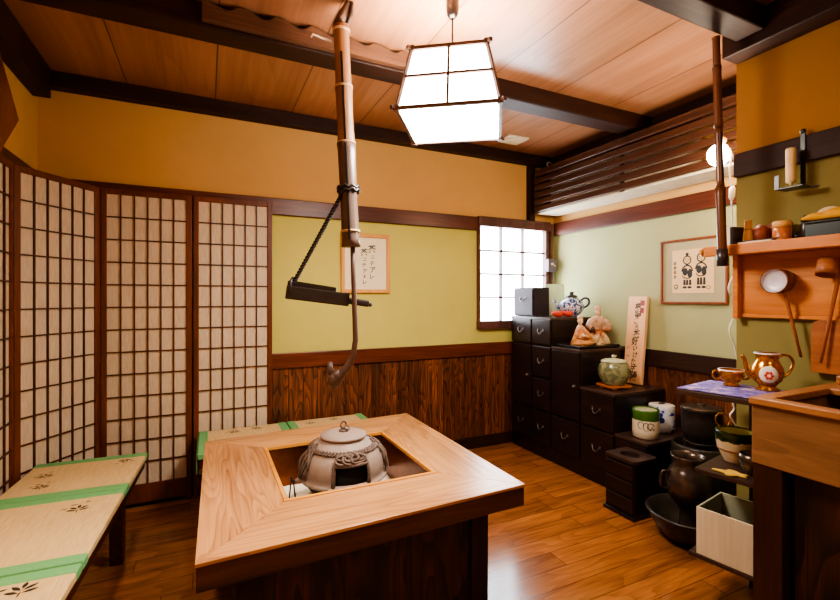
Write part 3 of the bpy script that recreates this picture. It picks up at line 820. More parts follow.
m.mm(-fw, -fw+fb, -fd, 0, -fh, fh, .003); m.mm(fw-fb, fw, -fd, 0, -fh, fh, .003); m.mm(-fw+fb, fw-fb, -fd, 0, fh-fb, fh, .003); m.mm(-fw+fb, fw-fb, -fd, 0, -fh, -fh+fb, .003)
obj('frame', m, M['frame_light'], fr)
m = MB(); m.mm(-fw+fb, fw-fb, -.010, -.002, -fh+fb, fh-fb); obj('paper_sheet', m, M['washi'], fr)
m = MB()
for i, (ch, sz) in enumerate((('茶', .066), ('ニ', .034), ('テ', .040), ('ア', .052), ('レ', .044))):
    write(m, ch, (.052+(.004 if i % 2 else -.002), -.0108, .125-.012-i*.05-(0.012 if i else 0)), (1, 0, 0), (0, 0, 1), sz, 1, .12)
obj('calligraphy_column', m, M['ink'], fr)
m = MB()
for i, (ch, sz) in enumerate((('茶', .060), ('ニ', .034), ('テ', .038), ('ナ', .040), ('カ', .038), ('レ', .042))):
    write(m, ch, (-.012+(.004 if i % 2 else -.002), -.0108, .085-i*.043-(0.012 if i else 0)), (1, 0, 0), (0, 0, 1), sz, 1, .12)
obj('calligraphy_column', m, M['ink'], fr)

# ------------------------------------------------------------------ framed ink print on the far right wall
pr = thing('framed_ink_print', 'framed black ink print of two small figures on the sage wall', 'picture', (XR-.002, 1.937, 1.483))
m = MB(); fw, fh, fb, fd = .232, .225, .016, .022
m.mm(-fd, 0, -fw, -fw+fb, -fh, fh, .003); m.mm(-fd, 0, fw-fb, fw, -fh, fh, .003); m.mm(-fd, 0, -fw+fb, fw-fb, fh-fb, fh, .003); m.mm(-fd, 0, -fw+fb, fw-fb, -fh, -fh+fb, .003)
obj('frame', m, M['frame_dark'], pr)
m = MB(); m.mm(-.010, -.002, -fw+fb, fw-fb, -fh+fb, fh-fb); obj('mount', m, M['mat_grey'], pr)
m = MB(); m.mm(-.0125, -.0102, -.145, .145, -.15, .15); obj('print_sheet', m, M['printpaper'], pr)
m = MB(); XI = -.0131
def ipoly(pts): m.poly([(XI, -(p[0]*1.2+.0), (p[1]+.008)*1.22) for p in pts])       # p = (screen right, up)
def iell(cx_, cy_, rx, ry, n=18, a0=0, a1=2*PI): ipoly([(cx_+rx*math.cos(a0+(a1-a0)*i/n), cy_+ry*math.sin(a0+(a1-a0)*i/n)) for i in range(n)])
def iring(cx_, cy_, rx, ry, w, a0=0, a1=2*PI, n=18):
    o_ = [(cx_+rx*math.cos(a0+(a1-a0)*i/n), cy_+ry*math.sin(a0+(a1-a0)*i/n)) for i in range(n+1)]
    q_ = [(cx_+(rx-w)*math.cos(a0+(a1-a0)*i/n), cy_+(ry-w)*math.sin(a0+(a1-a0)*i/n)) for i in range(n+1)]
    for i in range(n): ipoly([o_[i], o_[i+1], q_[i+1], q_[i]])
for sx, up in ((-.03, 0.0), (.05, .010)):
    m = MB()
    iell(sx, .088+up, .010, .009)                                  # topknot
    iring(sx, .055+up, .025, .026, .007)                            # head outline
    iell(sx-.008, .058+up, .004, .003); iell(sx+.008, .058+up, .004, .003); iell(sx, .046+up, .006, .002)
    iring(sx, -.015+up, .036, .045, .008, R(10), R(170))            # shoulders
    iell(sx-.012, -.01+up, .016, .022); iell(sx+.016, -.02+up, .014, .026)
    iring(sx, -.03+up, .03, .02, .006, PI, 2*PI)
    for dx in (-.022, -.006, .012): ipoly([(sx+dx, -.055+up), (sx+dx+.012, -.055+up), (sx+dx+.013, -.085), (sx+dx-.002, -.085)])
    iell(sx-.014, -.098, .013, .007); iell(sx+.014, -.098, .013, .007)
    obj('ink_figure', m, M['ink'], pr)
m = MB()
for i in range(4):
    zz = .045-i*.026
    ipoly([(-.112, zz), (-.094, zz+.002), (-.094, zz-.003), (-.112, zz-.004)]); ipoly([(-.106, zz+.007), (-.101, zz+.007), (-.101, zz-.012), (-.106, zz-.012)])
    ipoly([(-.113, zz-.009), (-.096, zz-.007), (-.096, zz-.011), (-.113, zz-.013)])
obj('lettering', m, M['ink'], pr)
m = MB()
iring(-.095, -.095, .016, .014, .005, R(40), R(300)); iell(-.09, -.098, .005, .006); obj('seal_mark', m, M['ink'], pr)
m = MB(); iring(.09, -.1, .012, .01, .003)
obj('seal_mark', m, M['ink'], pr)

# small controller box on the window frame
t = thing('wall_controller', 'small purple-grey box with dial mounted beside the window', 'switch box', (2.885, YB-.052, 1.60))
m = MB(); m.mm(-.038, .062, -.045, 0, -.055, .06, .006); obj('housing', m, M['devgrey'], t)
m = MB(); m.lathe([(0, .012), (.013, .012), (.014, 0), (0, 0)], (.0, -.0455, .015), 18, Matrix.Rotation(R(90), 4, 'X')); m.lathe([(0, .006), (.008, .006), (.008, 0), (0, 0)], (.03, -.0455, .0), 14, Matrix.Rotation(R(90), 4, 'X'))
obj('dial', m, M['offwhite'], t)
m = MB(); m.tube([(.04, -.02, -.055), (.046, -.018, -.12), (.04, -.02, -.2), (.044, -.016, -.26)], .004, 8); obj('lead', m, M['devgrey'], t)

# ------------------------------------------------------------------ slatted cover (air conditioner) on the far right wall
ac = thing('slatted_vent_cover', 'long dark slatted wooden cover high on the wall with pale underside', 'cover', (XR-.30, 2.30, 2.07))
x0, y0, y1 = 0, -.86, .90
m = MB()
for k in range(6):
    z = .03+k*.064; m.box((.005, (y0+y1)/2, z), (.02, y1-y0, .05), (0, R(14), 0), .004)
obj('slats', m, M['slat'], ac)
for yy in (y0, -.03, y1-.02):
    m = MB(); m.mm(.016, .03, yy, yy+.03, .0, .36); obj('upright', m, M['slat'], ac)
for yy in (y0-.012, y1):
    m = MB(); m.mm(-.005, .262, yy, yy+.012, .0, .375, .002); obj('end_panel', m, M['slat'], ac)
m = MB(); m.mm(.03, .262, y0, y1, -.008, .012, .004); obj('underside', m, M['offwhite'], ac)
m = MB(); m.mm(.08, .25, y0+.4, y1-.1, .05, .31, .02, 3); obj('unit_body', m, M['offwhite'], ac)
m = MB(); m.mm(.0, .205, y0, y1, .372, .384, .002); obj('top_board', m, M['slat'], ac)
# cable loop above the cover
m = MB(); c0 = P(552, 176, 3.9); 
m.tube([(2.83, 3.16, 2.456), (2.80, 3.165, 2.49), (2.80, 3.17, 2.53), (2.84, 3.19, 2.55), (2.88, 3.20, 2.54)], .006, 8)
tag(obj('cable', m, M['offwhite']), 'short pale cable looping above the slatted cover by the ceiling', 'cable')

# ------------------------------------------------------------------ right bamboo pole
q = P(721, 262, 2.05)
bp = thing('hanging_bamboo_pole', 'brown bamboo pole hanging from the ceiling in front of the wall shelf', 'pole', (q.x, q.y, 0))
tp = P(716, 20, 2.05)-Vector((q.x, q.y, 0)); bt = P(722.5, 265, 2.05)-Vector((q.x, q.y, 0)); tp.z = 2.498
def along(t_): return tp.lerp(bt, t_)
ns = [0, .13, .40, .66, 1.0]; rs = [.0165, .018, .0165, .0205]
for i in range(4):
    m = MB(); n = 10; a, b = along(ns[i]), along(ns[i+1]-.003)
    m.tube([a.lerp(b, k/n) for k in range(n+1)], [rs[i]*(1.08 if k in (0, n) else 1-.04*math.sin(PI*k/n)) for k in range(n+1)], 18)
    obj('bamboo_section', m, M['bambooright'], bp)
m = MB(); m.tube([along(.93), along(1.005)], .0235, 18); obj('end_ring', m, M['leverwood'], bp)
m = MB(); m.bar(along(.42)+vd*.0155, along(.64)+vd*.0155, .006, .006, vd); obj('slot', m, M['matt_black'], bp)

# ------------------------------------------------------------------ bulb lamp with cord and switch
bl = P(718.5, 155, 2.33)
lt = thing('bulb_lamp', 'bare glowing bulb on a white cord behind the bamboo pole', 'lamp', bl)
m = MB(); m.ell((0, 0, 0), (.052, .052, .056)); obj('bulb', m, M['bulbglow'], lt)
m = MB(); m.lathe([(0, .0), (.02, .0), (.022, .05), (.012, .06), (0, .06)], (0.02, .01, .05), 16, Euler((0, R(35), 0)).to_matrix().to_4x4()); obj('socket', m, M['offwhite'], lt)
def C(u, v): return PY(u, v, 1.362)-bl
def smooth_path(pts, n=6):
    out = []
    for i in range(len(pts)-1):
        p0, p1, p2, p3 = pts[max(i-1, 0)], pts[i], pts[i+1], pts[min(i+2, len(pts)-1)]
        for k in range(n):
            t_ = k/n
            out.append(.5*((2*p1)+(p2-p0)*t_+(2*p0-5*p1+4*p2-p3)*t_*t_+(3*p1-p0-3*p2+p3)*t_**3))
    out.append(pts[-1]); return out
cp = [Vector((.045, .01, .085)), C(731, 152), C(729.5, 168), C(730, 177), C(732, 187), C(731.5, 205), C(733, 232), C(735, 250), C(737, 266), C(728.5, 287), C(733, 298), C(738, 310), C(729.5, 328), C(735, 348), C(738, 372), C(733, 399), C(734, 409), C(730, 416), C(736, 427), C(738, 445)]
m = MB(); m.tube(smooth_path(cp), .0038, 8); obj('cord', m, M['white'], lt)
m = MB(); a, b = C(732.5, 186), C(731.5, 200); m.tube([a, a.lerp(b, .2), a.lerp(b, .8), b], [.006, .0135, .0135, .007], 12); obj('cord_switch', m, M['white'], lt)

# ------------------------------------------------------------------ step chest
CX = 2.455
sc = thing('step_chest', 'black stepped chest of drawers with round iron pulls along the wall', 'chest', (CX, 2.58, 0))
YO = 2.58
cols = [(3.245, 2.969, [(0, .12, .375, 'd'), (0, .395, .905, 'b'), (0, .925, 1.12, 'd')], 1.142),
        (2.967, 2.737, [(0, .12, .375, 'd'), (0, .395, .64, 'd'), (0, .66, .905, 'd'), (0, .925, 1.12, 'd')], 1.142),
        (2.735, 2.433, [(0, .12, .375, 'd'), (0, .395, .895, 'b')], .918),
        (2.431, 2.127, [(0, .12, .375, 'd'), (0, .395, .628, 'd')], .655),
        (2.125, 1.877, [(0, .12, .372, 'p')], .398)]
m = MB()
for (ya, yb, dr, top_) in cols:
    m.mm(.012, XR-.036-CX, yb-YO, ya-YO, .001, top_-.022, .002)
for (ya, yb, top_) in ((3.245, 2.737, 1.142), (2.737, 2.433, .918), (2.433, 2.127, .655), (2.127, 1.877, .398)):
    m2 = MB(); m2.mm(-.006, XR-.036-CX, yb-YO-.004, ya-YO-(0 if ya == 3.245 else .005), top_-.0215, top_, .003); obj('step_top', m2, M['chest_lit'], sc)
obj('case', m, M['chest'], sc)
def bail(mb, y, z, x=0.0, w=.066):
    mb.box((x-.002, y-w/2, z), (.004, .016, .022), None, .001); mb.box((x-.002, y+w/2, z), (.004, .016, .022), None, .001)
    mb.tube([(x-.006-.010*math.sin(PI*i/12), y-w/2+w*i/12, z-.030*math.sin(PI*i/12)) for i in range(13)], .0036, 8)
for (ya, yb, dr, top_) in cols:
    for (_, z0, z1, kd) in dr:
        m = MB(); m.mm(-.004, .0115, yb-YO+.008, ya-YO-.008, z0, z1, .003)
        o = obj({'d': 'drawer', 'b': 'cupboard_door', 'p': 'panel'}[kd], m, M['drawer'], sc)
        ym = (ya+yb)/2-YO; h = MB()
        if kd == 'd': bail(h, ym, (z0+z1)/2+.015, -.004)
        elif kd == 'b': h.lathe([(0, .018), (.010, .016), (.011, .01), (.006, .006), (.014, 0), (0, 0)], (-.004, yb-YO+.05, (z0+z1)/2), 16, Matrix.Rotation(R(-90), 4, 'Y'))
        else: h.bm.free(); continue
        obj('handle', h, M['pewter'], o)

# drawer box on the chest
t = thing('drawer_box', 'small dark box with a metal pull on top of the step chest by the window', 'box', (2.475, 3.105, 1.143))
m = MB(); m.mm(.008, .175, -.13, .13, .001, .247, .003); obj('box_body', m, M['drawerblue'], t)
m = MB(); m.mm(-.004, .0075, -.124, .124, .010, .238, .003); d = obj('drawer_front', m, M['drawerblue'], t)
m = MB(); bail(m, 0, .155, -.004, .07); obj('handle', m, M['pewter'], d)
m = MB(); m.tube([(.09, -.03, .247), (.09, -.026, .258), (.09, .026, .258), (.09, .03, .247)], .004, 8); obj('top_handle', m, M['pewter'], t)

# green card
t = thing('green_card', 'pale green paper card leaning between drawer box and blue teapot', 'card', (2.775, 3.035, 1.143), R(-33))
m = MB(); m.box((0, .03, .142), (.165, .006, .28), (R(-9), 0, 0), .001); obj('card_sheet', m, M['ash_green'], t)
m = MB(); m.box((0, .035, .012), (.14, .09, .02), None, .003); obj('card_stand', m, M['ash_green'], t)

# blue teapot
t = thing('teapot', 'round blue and white teapot with a dark lid on the step chest', 'teapot', (2.825, 2.895, 1.143), R(-30)); t.scale = (1.1, 1.1, 1.08)
m = MB(); m.lathe([(0, 0), (.045, 0), (.048, .008), (.07, .025), (.09, .055), (.094, .085), (.082, .118), (.055, .14), (.04, .147), (.036, .147)], n=40); obj('body', m, M['bluewhite'], t)
m = MB(); m.tube([(-.075, 0, .06), (-.105, 0, .075), (-.122, 0, .105), (-.138, 0, .135)], [.02, .015, .011, .009], 12); obj('spout', m, M['bluewhite'], t)
m = MB(); m.tube(smooth_path([Vector(p) for p in ((.07, 0, .125), (.10, 0, .145), (.128, 0, .135), (.132, 0, .105), (.115, 0, .08), (.088, 0, .07))], 4), .008, 10); obj('handle', m, M['navy'], t)
m = MB(); m.lathe([(0, .15), (.045, .148), (.048, .152), (.04, .165), (.018, .172), (.014, .178), (.02, .188), (.012, .196), (0, .197)], n=28); obj('lid', m, M['black'], t)
# red ornaments
for k, (x, y, lb) in enumerate(((2.575, 2.80, 'small red cloth ornament in front of the green card'), (2.685, 2.80, 'small red cloth ornament in front of the blue teapot'))):
    m = MB(); m.ell((0, 0, .026), (.045, .03, .025), (0, R(10), 0)); m.ell((.03, .005, .032), (.022, .02, .02)); m.tube([(-.03, 0, .04), (-.045, 0, .055)], [.007, .003], 8)
    tag(obj('cloth_ornament', m, M['red'], None, (x, y, 1.1435), R(-30)), lb, 'ornament', 'red ornaments on the chest')

# tray with two statuettes
t = thing('serving_tray', 'black lacquer tray with raised rim under two statuettes on the chest', 'tray', (2.69, 2.585, .919))
m = MB(); m.mm(-.20, .20, -.125, .125, 0, .010, .003)
for a in ((-.205, -.185, -.13, .13), (.185, .205, -.13, .13), (-.185, .185, -.13, -.112), (-.185, .185, .112, .13)): m.mm(*a, .006, .022, .004)
obj('tray_board', m, M['black'], t)
def remesh(o, vox=.0035, sm=2):
    a = o.modifiers.new('union', 'REMESH'); a.mode = 'VOXEL'; a.voxel_size = vox
    a.use_smooth_shade = True
    b = o.modifiers.new('soft', 'SMOOTH'); b.iterations = sm; b.factor = .5
def head(m, z, s_=1.0, lean_=0.0):
    m.ell((lean_, -.004, z), (.021*s_, .023*s_, .028*s_)); m.ell((lean_, -.027*s_, z-.003), (.005, .006, .006)); m.ell((lean_, -.024*s_, z-.016), (.010, .006, .004))
    m.tube([(lean_, 0, z-.045), (lean_, 0, z-.015)], .013*s_, 12)
    for q in (-1, 1): m.ell((lean_+q*.021*s_, 0, z), (.004, .006, .008))
def face(parent, z, s_=1.0, lean_=0.0):
    m = MB()
    for q in (-1, 1): m.ell((lean_+q*.008, -.0255*s_, z+.004), (.0028, .002, .0018), None, 8)
    obj('painted_eyes', m, M['ink'], parent)
m = MB()       # seated figure, leaning with a long slanting sleeve
m.lathe([(0, 0), (.068, 0), (.074, .015), (.066, .045), (.05, .085), (.036, .125), (.024, .15), (.012, .165), (0, .168)], n=36, sx=1.0, sy=.78)
m.tube([(.008, -.01, .145), (.03, -.025, .11), (.055, -.03, .075), (.078, -.028, .042)], [.016, .02, .024, .016], 14)
m.tube([(-.008, -.01, .145), (-.03, -.02, .10), (-.05, -.02, .05), (-.06, -.015, .02)], [.016, .019, .018, .012], 14)
m.tube([(.06, -.03, .07), (.02, -.055, .075), (-.005, -.055, .08)], [.018, .014, .010], 12)
m.ell((.035, -.03, .024), (.055, .04, .024)); m.ell((-.03, -.035, .02), (.035, .03, .02))
head(m, .192)
sa = obj('statuette', m, M['statueA'], None, (2.603, 2.577, .9305), R(-22)); remesh(sa, .003, 2); tag(sa, 'small pale orange ceramic figure seated on the black tray', 'statuette', 'statuettes on the tray')
m = MB(); m.lathe([(0, .206), (.020, .206), (.0225, .212), (.021, .228), (.015, .232), (0, .233)], n=22); obj('flat_cap', m, M['statueHat'], sa)
m = MB(); m.tube([(.062*math.cos(q), .05*math.sin(q)-.004, .055+.008*math.sin(2*q)) for q in [PI+.3+(PI-.6)*i/20 for i in range(21)]], .004, 8); obj('sash', m, M['reddishwood'], sa)
m = MB(); m.ell((-.002, -.062, .085), (.012, .006, .014)); obj('pale_pouch', m, M['porcelain'], sa)
face(sa, .192)
m = MB()       # taller figure with broad rounded sleeves
m.lathe([(0, 0), (.066, 0), (.07, .012), (.058, .06), (.046, .105), (.05, .15), (.048, .185), (.034, .212), (.014, .23), (0, .235)], n=36, sx=1.0, sy=.8)
for q in (-1, 1):
    m.tube([(q*.022, 0, .212), (q*.055, -.004, .185), (q*.074, -.015, .15), (q*.06, -.04, .125), (q*.02, -.058, .13)], [.02, .028, .033, .026, .013], 16)
    m.tube([(q*.014, -.045, .10), (q*.034, -.052, .06), (q*.056, -.045, .022)], [.016, .024, .024], 14)
    m.ell((q*.06, -.02, .018), (.03, .04, .018))
head(m, .256, 1.1)
sb = obj('statuette', m, M['statueB'], None, (2.785, 2.575, .9305), R(-22)); remesh(sb, .003, 2); tag(sb, 'taller brown and cream ceramic figure with wide sleeves on the black tray', 'statuette', 'statuettes on the tray')
m = MB(); m.lathe([(0, .272), (.022, .272), (.025, .278), (.0235, .302), (.018, .306), (0, .307)], n=22); obj('flat_cap', m, M['statueHat'], sb)
m = MB(); m.ell((-.062, -.052, .125), (.02, .016, .024)); obj('dark_pouch', m, M['bronze'], sb)
m = MB(); m.tube([(.052*math.cos(q), .044*math.sin(q)-.012, .105) for q in [PI+.3+(PI-.6)*i/20 for i in range(21)]], .007, 8); obj('sash', m, M['copperwood'], sb)
face(sb, .256, 1.1)

# green jar and its stand
t = thing('jar_stand', 'small reddish wooden stand under the green lidded jar', 'stand', (2.63, 2.285, .656))
m = MB(); m.box((0, 0, .02), (.17, .17, .015), (0, 0, R(-8)), .003); m.box((-.07, 0, .011), (.012, .15, .010), (0, 0, R(-8))); obj('stand_top', m, M['copperwood'], t)
for k in range(4):
    a = R(45+90*k); m = MB(); m.box((.075*math.cos(a), .075*math.sin(a), .006), (.03, .03, .0118), (0, 0, a), .002); obj('foot', m, M['copperwood'], t)
t = thing('ceramic_jar', 'mottled green ceramic jar with lid on a small wooden stand', 'jar', (2.63, 2.285, .685))
m = MB(); m.lathe([(0, 0), (.073, 0), (.078, .008), (.100, .05), (.108, .095), (.102, .130), (.090, .15), (.086, .158), (.078, .158)], n=48); obj('body', m, M['oribe_jar'], t)
m = MB(); m.lathe([(0, .184), (.03, .182), (.07, .175), (.088, .166), (.09, .160), (.082, .1585), (0, .1585)], n=40)
ld = obj('lid', m, M['jarlid'], t)
m = MB(); m.lathe([(0, .182), (.012, .183), (.01, .190), (.018, .198), (.012, .206), (0, .207)], n=20); m.ell((.016, 0, .199), (.012, .007, .006)); obj('lid_knob', m, M['jarlid'], ld)

# calligraphy plaque
plz = .659
t = thing('wooden_plaque', 'tall pale wooden plaque with black calligraphy leaning on the wall behind the jar', 'plaque', (2.862, 2.333, plz))
lean = R(6.0)
Ex = Vector((0, -1, 0)); Ey = Vector((math.sin(lean), 0, math.cos(lean))); Nz = Ex.cross(Ey)
m = MB(); hw, HH = .079, .655
m.box(Ey*(HH/2)+Vector((.022, 0, 0)), (.026, 2*hw, HH), (0, lean, 0), .002); obj('plaque_board', m, M['plaquewood'], t)
fo = Vector((.022-.0138*math.cos(lean), 0, .0138*math.sin(lean)))
m = MB()
for i, ch in enumerate('夢寧ごろ茶好いけた故陵'):
    szs = (.062, .074, .05, .05, .07, .066, .05, .054, .06, .07, .076)
    write(m, ch, fo+Ey*(HH-.08-i*.0515)+Ex*(.008+.007*math.sin(i*2.1)), Ex, Ey, szs[i], .85, .16)
obj('calligraphy', m, M['ink'], t)
m = MB()
for i, ch in enumerate('小堂作'): write(m, ch, fo+Ey*(.265-i*.07)-Ex*.053, Ex, Ey, .036, .9, .1)
obj('signature', m, M['brownink'], t)
m = MB()
for (ex, ey, w_, h2) in ((.045, HH-.05, .018, .02), (.045, HH-.105, .016, .02)):
    c = fo+Ey*ey+Ex*ex
    m.poly([c-Ex*w_-Ey*h2, c+Ex*w_-Ey*h2, c+Ex*w_+Ey*h2, c-Ex*w_+Ey*h2], .0006, Nz)
obj('seal_marks', m, M['seal'], t)

# two tea canisters on the lowest step
t = thing('tea_canister', 'white canister with a green glazed top on the lowest chest step', 'canister', (2.575, 1.985, .399))
m = MB(); m.lathe([(0, 0), (.07, 0), (.078, .006), (.081, .05), (.08, .155), (.081, .175), (.079, .182), (.072, .182), (.07, .168), (0, .168)], n=44); cb = obj('body', m, M['oribe_can'], t)
m = MB(); m.lathe([(0, .180), (.05, .1795), (.066, .177), (.069, .1715), (0, .1712)], n=40); obj('lid', m, M['jarlid'], t)
m = MB()
aq = math.atan2(-1.985, -2.575)
def cyl(a, z, r=.0822): return Vector((r*math.cos(a), r*math.sin(a), z))
for (a0, z0, ra, rz_) in ((-.35, .088, .22, .022), (.02, .082, .2, .025), (.35, .086, .25, .02)):
    m.tube([cyl(aq+a0+ra*math.cos(q), z0+rz_*math.sin(q)) for q in [2*PI*i/20*.8 for i in range(21)]], .0018, 6)
m.tube([cyl(aq+.1+.06*i, .072+.012*math.sin(i*1.4)) for i in range(10)], .0018, 6)
obj('brush_drawing', m, M['ink'], cb)
t = thing('tea_canister', 'white canister with blue flowers behind the green-topped one', 'canister', (2.80, 2.035, .399))
m = MB(); m.lathe([(0, 0), (.07, 0), (.078, .006), (.081, .05), (.08, .15), (.081, .165), (.077, .17), (0, .17)], n=44); obj('body', m, M['bluecan'], t)
m = MB(); m.lathe([(0, .18), (.06, .179), (.08, .174), (.081, .1705), (0, .1705)], n=36); lo = obj('lid', m, M['porcelain'], t)
m = MB()
for (da, zz, rr_) in ((.55, .10, .026), (.3, .085, .022), (.75, .125, .018), (.35, .12, .016), (.6, .065, .02)):
    a_ = math.atan2(-2.035, -2.80)-da+.25; m.ell((.0795*math.cos(a_), .0795*math.sin(a_), zz), (.003, rr_, rr_), (0, 0, a_), 14)
obj('painted_flower', m, M['blueflower'], t)
m = MB(); m.lathe([(0, .19), (.02, .188), (.024, .1805), (0, .1805)], n=20, sx=1.2, sy=.6); obj('lid_knob', m, M['pewter'], lo)

# small smoking chest
t = thing('small_drawer_chest', 'low black chest of three drawers on the floor with a round hole on top', 'chest', (2.335, 1.905, 0))
m = MB(); m.mm(-.09, .098, -.105, .105, .02, .325, .003); m.mm(-.108, .1, -.112, .112, .001, .022, .003); obj('case', m, M['chest'], t)
m = MB(); n = 32; tbm = bmesh.new()
oc = [(-.104, -.111), (.1, -.111), (.1, .111), (-.104, .111)]
ring = []
for k in range(n):
    a = 2*PI*k/n; ring.append((.052*math.cos(a), .062*math.sin(a)))
def sq(a):
    c, s = math.cos(a), math.sin(a); f = min(.1/abs(c) if abs(c) > 1e-6 else 9, .111/abs(s) if abs(s) > 1e-6 else 9); return (c*f, s*f)
A = [tbm.verts.new((x, y, .345)) for x, y in ring]; B = [tbm.verts.new((*sq(2*PI*k/n), .345)) for k in range(n)]
Cc = [tbm.verts.new((x, y, .327)) for x, y in ring]; D = [tbm.verts.new((*sq(2*PI*k/n), .327)) for k in range(n)]
for k in range(n):
    k2 = (k+1) % n
    tbm.faces.new((A[k], A[k2], B[k2], B[k])); tbm.faces.new((Cc[k], D[k], D[k2], Cc[k2])); tbm.faces.new((B[k], B[k2], D[k2], D[k])); tbm.faces.new((A[k], Cc[k], Cc[k2], A[k2]))
bmesh.ops.recalc_face_normals(tbm, faces=tbm.faces)
m._merge(tbm); obj('pierced_top', m, M['chest_lit'], t)
for k in range(3):
    m = MB(); m.mm(-.1, -.0905, -.098, .098, .032+k*.096, .122+k*.096, .003); d = obj('drawer', m, M['drawer'], t)
    m = MB(); m.mm(-.104, -.1, -.09, .09, .112+k*.096, .118+k*.096); obj('finger_rail', m, M['chest_lit'], d)

# big basin and bronze pot
t = thing('wide_basin', 'wide dark shallow basin on the floor holding the bronze pot', 'basin', (2.345, 1.54, 0)); t.scale = (1, 1, .84)
m = MB(); m.lathe([(0, .001), (.10, .001), (.11, .012), (.15, .05), (.19, .12), (.205, .17), (.214, .176), (.216, .184), (.21, .190), (.198, .186), (.182, .13), (.14, .068), (.10, .04), (0, .036)], n=56); obj('bowl', m, M['basin'], t)
t = thing('bronze_pot', 'shiny dark bronze pot with a loop handle standing in the wide basin', 'pot', (2.338, 1.545, .034))
m = MB(); m.lathe([(0, 0), (.060, 0), (.064, .01), (.054, .03), (.044, .07), (.042, .12), (.055, .15), (.088, .19), (.108, .235), (.112, .275), (.105, .315), (.088, .345), (.074, .362), (.071, .38), (.080, .405), (.086, .42), (.078, .42), (.066, .385), (.066, .36), (.09, .31), (.09, .22), (0, .16)], n=52); obj('body', m, M['bronze'], t)
hd = Vector((-VY, VX, 0))
m = MB(); m.tube(smooth_path([hd*.098+Vector((0, 0, .325)), hd*.132+Vector((0, 0, .335)), hd*.148+Vector((0, 0, .30)), hd*.142+Vector((0, 0, .255)), hd*.108+Vector((0, 0, .24))], 5), .0095, 10); obj('handle', m, M['bronze'], t)

# brazier and iron pot behind the rack
t = thing('round_brazier', 'dark round brazier on the floor between the chest and the rack', 'brazier', (2.70, 1.70, 0)); t.scale = (1, 1, .9)
m = MB(); m.lathe([(0, .001), (.13, .001), (.14, .02), (.155, .15), (.165, .35), (.163, .46), (.155, .472), (.145, .465), (.145, .38), (.13, .36), (0, .36)], n=52); obj('body', m, M['basin'], t)
m = MB()
for k in range(3):
    a = R(30+120*k); m.bar((.115*math.cos(a), .115*math.sin(a), .361), (.09*math.cos(a), .09*math.sin(a), .4795), .012, .012)
m.torus((0, 0, .482), .09, .006); obj('trivet', m, M['irondark'], t)
t = thing('iron_pot', 'black iron pot with a flat lid and brass ring on the brazier', 'pot', (2.70, 1.70, .4415))
m = MB(); m.lathe([(0, 0), (.07, 0), (.09, .012), (.105, .06), (.108, .13), (.106, .18), (.112, .186), (.112, .192), (.1, .192)], n=48); obj('body', m, M['irondark'], t)
m = MB(); m.lathe([(0, .212), (.03, .211), (.08, .206), (.112, .2), (.114, .194), (0, .193)], n=48); lo = obj('lid', m, M['bronze'], t)
m = MB(); m.lathe([(0, .22), (.016, .219), (.02, .2125), (0, .2125)], n=20); obj('lid_knob', m, M['bronze'], lo)
rp = Vector((-.095, -.09, .155))+rt*.09
m = MB(); m.torus(rp, .040, .0045, Euler((R(82), R(10), R(-30))).to_matrix(), 28, 8); m.tube([rp+Vector((0, 0, .035)), Vector((-.02, -.105, .185))], .006, 8); obj('ring_handle', m, M['gold'], t)

# ------------------------------------------------------------------ rack
rk = thing('side_rack', 'dark open wooden rack with two lower shelves beside the sink', 'rack', (1.933, .957, 0), R(10.4))
W_, D_ = .33, .34
for (z0, z1, nm, de) in ((.877, .90, 'top_board', D_), (.555, .575, 'shelf_board', D_-.075), (.19, .208, 'shelf_board', D_-.05)):
    m = MB(); m.mm(0, W_, 0, de, z0, z1, .003); obj(nm, m, M['rackwood'], rk)
for (x, y) in ((.012, .012), (W_-.034, .012), (W_-.034, .14)):
    m = MB()
    for (z0, z1) in ((.001, .1895), (.2085, .5545), (.5755, .8765)): m.mm(x, x+.022, y, y+.022, z0, z1)
    obj('leg', m, M['rackwood'], rk)
def RK(x, y, z):
    c, s = math.cos(R(10.4)), math.sin(R(10.4)); return (1.933+x*c-y*s, .957+x*s+y*c, z)
# pale box
t = thing('storage_box', 'pale wood-grain open box on the lowest rack shelf', 'box', RK(.005, .045, .2095), R(10.4))
bw, bd, bh = .25, .215, .198
m = MB(); m.mm(0, .008, 0, bd, 0, bh, .001); obj('front_panel', m, M['palebox'], t)
m = MB(); m.mm(bw-.008, bw, 0, bd, 0, bh, .001); m.mm(.008, bw-.008, 0, .008, 0, bh, .001); m.mm(.008, bw-.008, bd-.008, bd, 0, bh, .001); m.mm(.008, bw-.008, .008, bd-.008, 0, .008); obj('box_walls', m, M['boxin'], t)
m = MB(); m.ell((.0, 0, .055), (.075, .07, .055)); m.ell((.03, -.03, .085), (.045, .04, .035)); m.ell((-.03, .03, .08), (.045, .045, .03)); m.ell((-.035, -.035, .075), (.035, .035, .03))
nb = obj('folded_cloth', m, M['navy'], None, RK(.125, .15, .2185)); remesh(nb, .008, 3); tag(nb, 'dark navy cloth bundle inside the pale open box', 'cloth')
